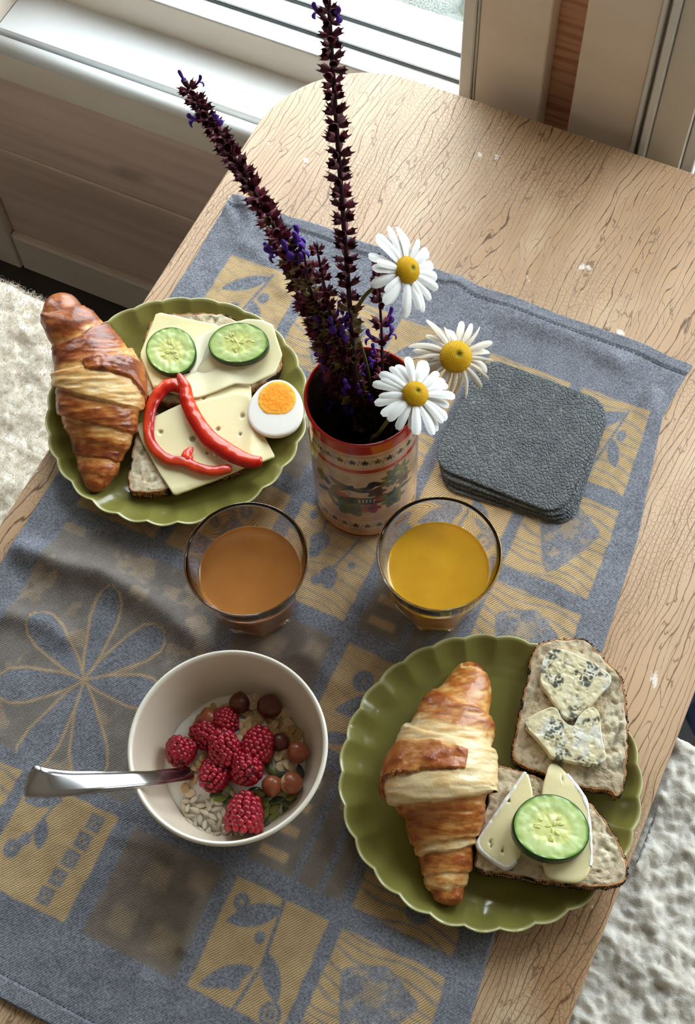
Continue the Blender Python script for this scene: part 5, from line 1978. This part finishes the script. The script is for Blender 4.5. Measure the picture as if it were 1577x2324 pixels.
def seed_mesh(name, L_, w, h, M, c1, c2, seed, kind):
    V, F = sphere_v(12, 14)
    t = V[:, 2]
    if kind == 'sun':
        k = np.interp(t, [-1, -.9, -.3, .3, 1], [1, 1, 1.02, .86, .35])
        P = np.c_[V[:, 0] * k * w, V[:, 1] * k * h, t * L_]
        m = .5 + .5 * np.sin(V[:, 0] * 7 + seed)
        T = np.array(lin(*c1))[None] * (1 - .18 * m[:, None]) * np.interp(t, [-1, .7, 1], [1, 1, .72])[:, None]
    elif kind == 'pump':
        k = np.interp(t, [-1, -.3, .5, 1], [1, 1, .92, .6])
        P = np.c_[V[:, 0] * k * w, V[:, 1] * h * (1 - .35 * (np.abs(V[:, 0]) > .75)), t * L_]
        e = np.clip((np.hypot(V[:, 0], t) - .86) / .14, 0, 1)[:, None]
        T = np.array(lin(*c1))[None] * (1 - e) + np.array(lin(*c2))[None] * e
    else:
        P = np.c_[V[:, 0] * w, V[:, 1] * h + .16 * w * np.abs(V[:, 0]) ** 2 * np.sin(seed) + .0003 * vnoise(V * 3, seed), t * L_]
        cr = np.exp(-(V[:, 0] / .12) ** 2)[:, None]
        T = np.array(lin(*c1))[None] * (1 - .55 * cr) + np.array(lin(*c2))[None] * .55 * cr
        T = T * (1 + .2 * fbm(V * 5, 2, seed))[:, None]
    return mesh_only(name, P, F, M, attrs={'tone': np.clip(T, 0, 1)})


SUN = [seed_mesh('sunflower_seed', .0045, .0021, .0013, M_sun, c, None, k, 'sun') for k, c in enumerate(((206, 192, 166), (186, 172, 148), (214, 200, 176)))]
PUM = [seed_mesh('pumpkin_seed', .0056, .0031, .0011, M_pump, c, e, k, 'pump') for k, (c, e) in enumerate((((66, 74, 52), (128, 136, 84)), ((112, 118, 52), (150, 150, 78)), ((46, 54, 44), (104, 110, 78))))]
OAT = [seed_mesh('oat_flake', .0044, .0032, .0008, M_oat, c, (140, 104, 62), k, 'oat') for k, c in enumerate(((206, 172, 126), (186, 148, 100), (220, 196, 158)))]
used = []


def strew(name, meshes, spots, label, cat, group, h, seed, flatness=.35, scale=(.9, 1.08)):
    """lay small pieces at picture spots; later pieces rest higher where they cover earlier ones"""
    rg = random.Random(seed)
    for s in spots:
        x_, y_ = s[0], s[1]
        ang_ = s[2] if len(s) > 2 else rg.uniform(0, 180)
        p = at(*zb(x_, y_), YZ + .003)
        lv = sum(1 for q in used if (q[0] - p.x) ** 2 + (q[1] - p.y) ** 2 < .0036 ** 2)
        z = float(yog_z(p.x, p.y)) + h + .0011 * min(lv, 3)
        p = at(*zb(x_, y_), z)
        d = math.hypot(p.x - BW[0], p.y - BW[1])
        used.append((p.x, p.y))
        a = math.radians(ang_)
        dv_ = toward((x_, y_), (x_ + 100 * math.cos(a), y_ - 100 * math.sin(a)), z)
        ax = dv_ + Vector((0, 0, rg.uniform(-flatness, flatness)))
        up = Vector((rg.uniform(-flatness, flatness), rg.uniform(-flatness, flatness), 1))
        zax = ax.normalized()
        yax = (up - zax * up.dot(zax)).normalized()
        xax = yax.cross(zax)
        R_ = Matrix((xax, yax, zax)).transposed().to_4x4()
        o = bpy.data.objects.new(name, meshes[rg.randrange(len(meshes))])
        col.objects.link(o)
        k = rg.uniform(*scale)
        o.matrix_world = Matrix.Translation(p) @ R_ @ Matrix.Diagonal((k, k, k, 1))
        tag(o, label, cat, group)


sun = [(320, 1185, 10), (385, 1205, 140), (460, 1230, 10), (520, 1215, 110), (630, 1205, 5), (395, 1270, 160), (300, 1300, 120), (350, 1335, 10), (445, 1350, 80), (600, 1260, 10), (560, 1335, 145), (630, 1325, 120), (515, 1270, 20), (640, 1390, 70), (490, 1410, 85), (545, 1385, 150),
       (345, 1400, 120), (395, 1420, 80), (455, 1475, 140), (600, 1445, 140), (525, 1480, 75), (430, 1505, 150), (630, 1535, 5), (700, 1425, 170), (715, 1475, 25), (735, 1530, 65), (800, 1505, 115), (840, 1490, 125), (690, 1565, 20), (780, 1560, 10), (280, 1240, 100), (290, 1360, 130), (675, 1290, 100), (570, 1180, 60), (765, 1120, 115), (325, 1245, 70), (480, 1290, 150), (600, 1510, 30), (560, 1540, 100), (400, 1160, 40)]
strew('sunflower_seed', SUN, sun, 'small pale grey sunflower kernel at the near left of the bowl', 'seed', 'sunflower seeds in the bowl', .0022, 3)
pum = [(1410, 900, 100), (1215, 920, 20), (1190, 1175, 10), (1330, 1140, 30), (1360, 1205, 55), (1270, 1260, 100), (1170, 1255, 45), (1080, 1220, 20), (1090, 1285, 70), (1160, 1335, 40), (1210, 1380, 40), (1090, 1400, 65), (1250, 1190, 150), (640, 1160, 10), (720, 1180, 40), (720, 1075, 120), (600, 1110, 30), (1030, 1110, 160), (1110, 830, 80), (1140, 900, 140), (1270, 1330, 35), (1330, 1290, 60), (1060, 1180, 120), (1130, 1120, 30), (1040, 1450, 20), (1240, 1110, 10), (960, 1090, 30), (1390, 1090, 35)]
strew('pumpkin_seed', PUM, pum, 'dark green flat pumpkin seed at the near right of the bowl', 'seed', 'pumpkin seeds in the bowl', .0020, 5)
oat = [(695, 280, 20), (790, 360, 150), (575, 290, 110), (640, 355, 10), (900, 335, 170), (960, 260, 60), (985, 185, 150), (930, 400, 30), (860, 450, 140), (1010, 385, 10), (980, 440, 60), (1110, 395, 75), (1195, 340, 60), (1265, 340, 110), (1210, 455, 80), (1290, 430, 145), (1150, 450, 40), (1320, 500, 40), (1290, 575, 150), (1385, 540, 60), (1310, 635, 20), (870, 520, 30), (820, 590, 110), (1195, 740, 100), (1270, 730, 80), (1300, 840, 140), (1230, 840, 40), (485, 760, 50), (415, 850, 20), (380, 975, 60), (300, 1060, 100), (440, 830, 110), (350, 1110, 30), (1040, 330, 120), (760, 420, 10), (900, 470, 80), (1400, 600, 100), (1180, 520, 140), (720, 340, 70), (1250, 510, 60), (445, 410, 80)]
strew('oat_flake', OAT, oat, 'rolled oat flake in the muesli scattered over the yogurt', 'oat', 'oat flakes in the bowl', .0018, 7, .5, (1.0, 1.3))

# ------------------------------------------------------------------ spoon
M_steel = mat('polished_steel', lin(190, 190, 192), .16, .5, metal=1.0, bump=('noise', (60, 60, 60), .02, .001))
tipz = YZ + .0105
P_ = np.array([at(395, 1758, tipz - .006)[:], at(425 - 30, 1759, tipz)[:], at(345, 1766, ZC + .0600)[:], at(296, 1770, ZC + .0745)[:], at(230, 1774, ZC + .0890)[:], at(150, 1778, ZC + .1010)[:], at(95, 1776, ZC + .1070)[:], at(62, 1771, ZC + .1050)[:]])
P_[0] = at(440, 1756, YZ + .002)[:]
P_[1] = at(415, 1757, YZ + .010)[:]
path = smooth_path(P_, 60)
s_ = np.linspace(0, 1, 60)
wid = np.interp(s_, [0, .12, .3, .55, .8, .93, .965, .985, 1], [.0085, .0088, .0095, .0120, .0160, .0184, .0182, .0160, .0095]) * .62
T_ = np.gradient(path, axis=0)
T_ /= np.linalg.norm(T_, axis=1)[:, None]
V = []
for k in range(60):
    s = np.cross(T_[k], (0, 0, 1))
    s /= np.linalg.norm(s)
    u = np.cross(s, T_[k])
    hh = .0011
    for (a, b) in ((-1, 0), (-.93, .85), (-.5, 1.05), (0, 1.1), (.5, 1.05), (.93, .85), (1, 0), (.93, -.7), (.4, -.5), (0, -.4), (-.4, -.5), (-.93, -.7)):
        V.append(path[k] + s * wid[k] * a + u * hh * b)
F = [tuple(q) for q in gridf(60, 12, False, True)] + [tuple(range(11, -1, -1)), tuple(range(59 * 12, 60 * 12))]
# the bowl of the spoon, sunk in the yogurt
o = obj('spoon', V, F, M_steel)
tag(o, 'steel teaspoon standing in the yogurt, its handle over the bowl rim', 'spoon')

# ------------------------------------------------------------------ flowers in the vase
M_stem = mat('dark_salvia_stem', lin(58, 34, 38), .55, .3, var=[(lin(44, 26, 30), (60, 60, 60), .4, .6, 2)])
M_cal = [mat('purple_calyx', lin(140, 66, 86), .6, .25, var=[(lin(82, 36, 52), (220, 220, 220), .4, .65, 3)]),
         mat('olive_calyx', lin(160, 148, 100), .6, .25, var=[(lin(130, 78, 76), (200, 200, 200), .42, .6, 3)]),
         mat('dark_calyx', lin(108, 54, 66), .6, .25, var=[(lin(58, 30, 40), (220, 220, 220), .4, .65, 3)])]
M_flw = mat('violet_salvia_flower', lin(82, 36, 150), .5, .3, var=[(lin(58, 22, 110), (200, 200, 200), .4, .65, 2)])
M_leafg = mat('green_leaf', lin(86, 112, 48), .5, .35)


def calyx_mesh(m, seed):
    """a two-lipped bell with pointed teeth, along +z, about 9 mm long"""
    rg = random.Random(seed)
    n = 10
    prof = [(0, .0007), (.0012, .0019), (.0034, .0026), (.0060, .0029)]
    V, F = [], []
    for (z, r) in prof:
        for k in range(n):
            a = 2 * math.pi * k / n
            V.append((r * math.cos(a), r * .8 * math.sin(a), z))
    for i in range(len(prof) - 1):
        for k in range(n):
            F.append((i * n + k, i * n + (k + 1) % n, (i + 1) * n + (k + 1) % n, (i + 1) * n + k))
    b = (len(prof) - 1) * n
    for k in (0, 2, 4, 6, 8):
        a = 2 * math.pi * (k + .5) / n
        ln = rg.uniform(.0016, .0034)
        V.append((.0034 * math.cos(a), .0028 * math.sin(a), .0060 + ln))
        F.append((b + k, b + (k + 1) % n, len(V) - 1))
        F.append((b + k, len(V) - 1, b + (k + 1) % n))
    return mesh_only('calyx', V, F, m)


def corolla_mesh(seed):
    """a hooded violet flower with a drooping lip"""
    P = smooth_path([(0, 0, 0), (0, .0004, .004), (0, .0014, .008), (0, .0036, .0112), (0, .0062, .0118)], 12)
    V, F = tube(P, np.interp(np.linspace(0, 1, 12), [0, .4, .7, .9, 1], [.0009, .0014, .0018, .0015, .0005]), 8, up=(1, 0, 0))
    lip = smooth_path([(0, -.0006, .0062), (0, -.0032, .0078), (0, -.0058, .0068), (0, -.0074, .0046)], 8)
    V2, F2 = tube(lip, [.0008, .0014, .0022, .0026, .0026, .0022, .0014, .0005], 8, up=(0, 0, 1), flat=.35)
    n = len(V)
    return mesh_only('corolla', np.vstack([V, V2]), list(F) + [tuple(i + n for i in f) for f in F2], M_flw)


CAL = [calyx_mesh(M_cal[k % 3], k) for k in range(6)]        # 0,3 purple; 1,4 olive; 2,5 dark
COR = corolla_mesh(1)


def along(axis, about, spread, up):
    pass


def salvia(pts, spacing, label, seed, mix, size=1.0, start=0.12, per=6, purple=(), rad=(.0017, .0009), dens=None, sz=None):
    """pts: (px, py, z) along the stem from inside the vase to the tip"""
    rg = random.Random(seed)
    P = [p if len(p) == 4 else None for p in pts]
    W_ = [Vector(p[:3]) if len(p) == 4 else at(*p) for p in pts]
    path = smooth_path([w[:] for w in W_], 90)
    root = empty('salvia_stem', tuple(path[0]))
    tag(root, label, 'flower', 'salvia stems in the vase')
    V, F = tube(path, np.linspace(rad[0], rad[1], 90), 8, up=(0.3, 1, 0.1))
    obj('stem', V, F, M_stem, root)
    D = np.r_[0, np.cumsum(np.linalg.norm(np.diff(path, axis=0), axis=1))]
    L_ = D[-1]
    s = L_ * start
    turn = rg.uniform(0, 6)
    while s < L_ - .002:
        f = s / L_
        p = np.array([np.interp(s, D, path[:, c]) for c in range(3)])
        q = np.array([np.interp(min(L_, s + .004), D, path[:, c]) for c in range(3)])
        t = Vector(q - p).normalized() if np.linalg.norm(q - p) > 1e-5 else Vector((0, 0, 1))
        a0 = t.orthogonal().normalized()
        b0 = t.cross(a0)
        k_ = size * (1.0 if f < .8 else 1.0 - 1.6 * (f - .8)) if sz is None else sz(f)
        for i in range(per):
            a = turn + 2 * math.pi * i / per + rg.uniform(-.25, .25)
            out = (a0 * math.cos(a) + b0 * math.sin(a))
            el = rg.uniform(.22, .75)
            d = (out * math.cos(el) + t * math.sin(el)).normalized()
            pos = Vector(p) + out * .0012 + t * rg.uniform(-.0012, .0012)
            w = mix(f, rg)
            sc_ = k_ * rg.uniform(.85, 1.2)
            R_ = Vector((0, 0, 1)).rotation_difference(d).to_matrix().to_4x4() @ Matrix.Rotation(rg.uniform(0, 6), 4, 'Z')
            inst('calyx', CAL[w], root, Matrix.Translation(pos) @ R_ @ Matrix.Diagonal((sc_, sc_, sc_, 1)))
            if any(abs(f - q) < h and rg.random() < pr for (q, h, pr) in purple):
                yv = t - d * t.dot(d)
                zax, yax = d, yv.normalized()
                R2 = Matrix((yax.cross(zax), yax, zax)).transposed().to_4x4()
                inst('corolla', COR, root, Matrix.Translation(pos + d * .003) @ R2 @ Matrix.Diagonal((sc_ * .95,) * 3 + (1,)))
        turn += math.pi / per + rg.uniform(-.1, .1)
        s += (spacing if dens is None else dens(f)) * rg.uniform(.9, 1.1)
    return root


vx, vy = VS
inn = lambda dx, dy, z=.014: (vx + dx, vy + dy, z, 1)
mixA = lambda f, r: r.choice([1, 1, 4, 0, 3]) if f < .45 else r.choice([2, 5, 2, 0, 5])
mixB = lambda f, r: r.choice([0, 3, 0, 1, 2]) if f < .75 else r.choice([2, 2, 5, 0])
mixC = lambda f, r: r.choice([1, 4, 1, 0, 3])
mixD = lambda f, r: r.choice([0, 3, 2, 0])
salvia([inn(.006, .004), (826, 930, .120), (806, 850, .165), (790, 640, .235), (772, 400, .310), (758, 200, .370), (748, 40, .425), (745, -70, .460)], .0100, 'tallest upright salvia stem, rising to the top edge of the picture', 3, mixA, .98, .36, 4, ((.93, .02, .5),), (.0021, .0012))
salvia([inn(-.012, .002), (795, 930, .110), (760, 840, .165), (705, 700, .205), (645, 560, .250), (575, 430, .300), (500, 310, .345), (442, 225, .385), (420, 185, .400)], .0070, 'long salvia stem leaning far to the left over the table edge', 5, mixB, 1.05, .34, 6, ((.60, .025, .45), (.90, .02, .35), (.99, .012, .5)), (.0019, .0010), dens=lambda f: .0072 if f < .5 else .0098, sz=lambda f: 1.22 if f < .5 else 1.22 - 1.1 * (f - .5))
salvia([inn(.022, -.004), (878, 930, .110), (868, 850, .158), (866, 760, .192), (861, 660, .222), (860, 575, .250)], .0160, 'thin short salvia stem at the right side of the vase, behind the upper daisy', 8, mixD, .86, .46, 4, ((.66, .06, .45), (.80, .06, .4)), (.0014, .0008), dens=lambda f: .016 if f < .8 else .0075)
salvia([inn(-.006, .012), (800, 900, .130), (772, 800, .180), (745, 690, .220), (728, 610, .250), (718, 555, .270)], .0120, 'short salvia spike with violet flowers, left of the tallest stem', 11, mixD, .92, .42, 5, ((.70, .05, .5), (.52, .05, .5)), (.0014, .0008))
salvia([inn(-.016, .008), (780, 900, .120), (755, 820, .170), (722, 720, .205), (700, 640, .235), (690, 572, .255)], .0120, 'small salvia spike tucked between the leaning and the short one', 14, lambda f, r: r.choice([0, 1, 4]), .86, .42, 5, (), (.0013, .0008))
salvia([inn(-.020, -.002), (770, 900, .120), (746, 835, .160), (728, 780, .180), (710, 725, .198)], .0100, 'stubby salvia stem with drooping violet flowers at the left of the vase', 17, mixD, .92, .5, 5, ((.75, .3, .4),), (.0014, .0010))
salvia([inn(-.004, .016), (800, 880, .140), (765, 780, .185), (720, 690, .215), (680, 600, .240), (648, 530, .255)], .0095, 'bushy greenish salvia stem running beside the left leaning one', 21, mixC, 1.2, .42, 6, (), (.0015, .0009))
salvia([inn(.002, -.006), (818, 930, .105), (806, 880, .140), (792, 830, .165), (780, 790, .180)], .0085, 'lowest reddish salvia tuft at the rim of the vase', 25, lambda f, r: r.choice([0, 0, 1, 3]), 1.0, .45, 6, ((.6, .1, .2),), (.0014, .0010))

# ------------------------------------------------------------------ ox-eye daisies
M_petal = mat('white_petal', lin(244, 244, 242), .55, .25, sss=.15, sss_r=(.002, .002, .002), bump=('noise', (700, 60, 60), .2, .0006))
M_petalw = mat('wilted_petal', lin(236, 228, 214), .6, .2, var=[(lin(206, 182, 150), (120, 120, 120), .48, .70, 3)], sss=.1, sss_r=(.002, .002, .001))
M_disc = mat('yellow_daisy_disc', lin(222, 172, 22), .6, .3, attr='tone')
M_dstem = mat('olive_daisy_stem', lin(98, 92, 36), .5, .35)


def petal_mesh(m, seed, droop, twist, wid):
    """petal along +x, unit length, up = +z"""
    nu, nv = 12, 7
    V = []
    for i in range(nu):
        t = i / (nu - 1)
        w = wid * np.interp(t, [0, .15, .5, .85, .97, 1], [.34, .62, .95, 1.0, .72, .40]) * .5
        for j in range(nv):
            s = (j / (nv - 1)) * 2 - 1
            notch = -.02 * (math.cos(s * 9) * .5 + .5) * (t > .95)
            a = twist * t * s
            z = -droop * t * t + .05 * math.sin(t * 3) + .18 * w * math.cos(s * 3.0) * (1 - .4 * t) + .3 * w * a
            V.append((t + notch, s * w * math.cos(a), z))
    F = [tuple(q) for q in gridf(nu, nv)]
    return mesh_only('petal', V, F, m)


PET = [petal_mesh(M_petal, k, d, tw, w) for k, (d, tw, w) in enumerate(((.05, .2, .33), (.14, -.3, .30), (.02, .5, .31), (.22, .1, .34)))]
PETW = [petal_mesh(M_petalw, k, d, tw, w) for k, (d, tw, w) in enumerate(((.25, .9, .26), (.65, -1.2, .24), (.40, 1.6, .20), (.90, .8, .24)))]


def daisy(cx, cy, z, ang, tilt, rdisc, rp, npet, label, seed, meshes, stem, dome=.75, wilt=False):
    p = at(cx, cy, z)
    v = (CAM_POS - p).normalized()
    rt = CAM_ROT @ Vector((1, 0, 0))
    upv = CAM_ROT @ Vector((0, 1, 0))
    n_ = (v * math.cos(tilt) + (rt * math.cos(ang) + upv * math.sin(ang)) * math.sin(tilt)).normalized()
    u = (upv - n_ * upv.dot(n_)).normalized()
    w = u.cross(n_)
    R_ = Matrix((w, u, n_)).transposed().to_4x4()
    M = Matrix.Translation(p) @ R_
    s0 = Vector(stem[0][:3])
    root = empty('daisy', s0[:])
    tag(root, label, 'flower', 'daisies in the vase')
    path = [Vector(q[:3]) if len(q) == 4 else at(*q) for q in stem] + [p - n_ * .012, p - n_ * .002]
    path = smooth_path([q[:] for q in path], 50)
    V, F = tube(path, np.interp(np.linspace(0, 1, 50), [0, .93, 1], [.0014, .0014, .0034]), 10, up=(.2, 1, .2))
    obj('stem', V, F, M_dstem, root)
    rg = random.Random(seed)
    for k in range(npet):
        a = 2 * math.pi * k / npet + rg.uniform(-.10, .10)
        L_ = rp * rg.uniform(.82, 1.08)
        el = rg.uniform(-.10, .10) - (.35 * rg.random() if wilt else 0) - (.06 if k % 2 else 0)
        Mp = M @ Matrix.Rotation(a, 4, 'Z') @ Matrix.Translation((rdisc * .72, 0, -.0008 * (k % 3))) @ Matrix.Rotation(-el, 4, 'Y') @ Matrix.Rotation(rg.uniform(-.3, .3), 4, 'X') @ Matrix.Diagonal((L_, L_, L_, 1))
        inst('petal', meshes[rg.randrange(len(meshes))], root, Mp)
    # disc: a dome of tiny florets set in a spiral
    V, F = sphere_v(30, 56)
    V = V * np.array([1, 1, 1])
    r = np.hypot(V[:, 0], V[:, 1])
    keep = V[:, 2] > -.25
    N_ = 300
    kk = np.arange(N_)
    fr_ = np.sqrt((kk + .5) / N_)
    fa = kk * 2.39996
    P = V.copy()
    dimp = np.exp(-(r / .16) ** 2) * (V[:, 2] > 0)
    P[:, 2] = P[:, 2] * dome - .16 * dimp
    T = np.array(lin(226, 176, 20))[None] * (1 - .0 * r[:, None])
    g = sm(.34, .05, r) * (V[:, 2] > 0)
    T = T * (1 - g[:, None]) + np.array(lin(132, 128, 22))[None] * g[:, None]
    e = sm(.85, 1.0, r)
    T = T * (1 - .35 * e[:, None])
    Wp = np.array([(M @ Vector(q))[:] for q in P * rdisc])
    dsc = obj('flower_disc', Wp, F, M_disc, root, attrs={'tone': T})
    fl, ff, ft = [], [], []
    for q in range(N_):
        rr_ = fr_[q] * .985
        th_ = math.asin(min(1, rr_))
        nn = np.array([math.sin(th_) * math.cos(fa[q]), math.sin(th_) * math.sin(fa[q]), math.cos(th_)])
        b = nn * np.array([1, 1, dome]) - np.array([0, 0, .16 * math.exp(-(rr_ / .16) ** 2)])
        h_ = .055 * (.4 + .8 * rr_)
        t1 = np.cross(nn, (0, 0, 1) if abs(nn[2]) < .9 else (1, 0, 0))
        t1 /= np.linalg.norm(t1)
        t2 = np.cross(nn, t1)
        k = len(fl)
        sz = .038
        fl += [b + sz * t1, b + sz * t2, b - sz * t1, b - sz * t2, b + nn * h_]
        ff += [(k, k + 1, k + 4), (k + 1, k + 2, k + 4), (k + 2, k + 3, k + 4), (k + 3, k, k + 4)]
        gg = float(sm(.34, .05, rr_))
        ft += [np.array(lin(222, 170, 18)) * (1 - gg) + np.array(lin(140, 134, 24)) * gg] * 4 + [np.array(lin(246, 206, 50)) * (1 - gg) + np.array(lin(150, 146, 40)) * gg]
    Wp = np.array([(M @ Vector(q))[:] for q in np.array(fl) * rdisc])
    f_ = obj('florets', Wp, ff, M_disc, dsc, smooth=False, attrs={'tone': np.array(ft)})
    f_['kind'] = 'stuff'
    return root


px1 = lambda r, z: r * (1 - z) / 3052 * 1.03
daisy(923, 613, .250, .35, .72, .0094, .0235, 25, 'upper daisy with fresh white petals against the cloth hem', 3, PET, [inn(.008, .012), (838, 860, .140), (806, 735, .195), (822, 680, .225), (862, 642, .243)])
daisy(1034, 810, .170, .70, .30, .0118, .0255, 24, 'wilting daisy with limp beige petals and a large dome, beside the coasters', 7, PETW, [inn(.014, .0), (900, 920, .120), (925, 850, .160), (985, 830, .164)], .9, True)
daisy(942, 895, .185, .95, .50, .0094, .0232, 24, 'lower daisy with fresh white petals hanging over the vase rim', 12, PET, [inn(.004, -.016), (840, 1010, .120), (858, 985, .150), (885, 950, .172)])
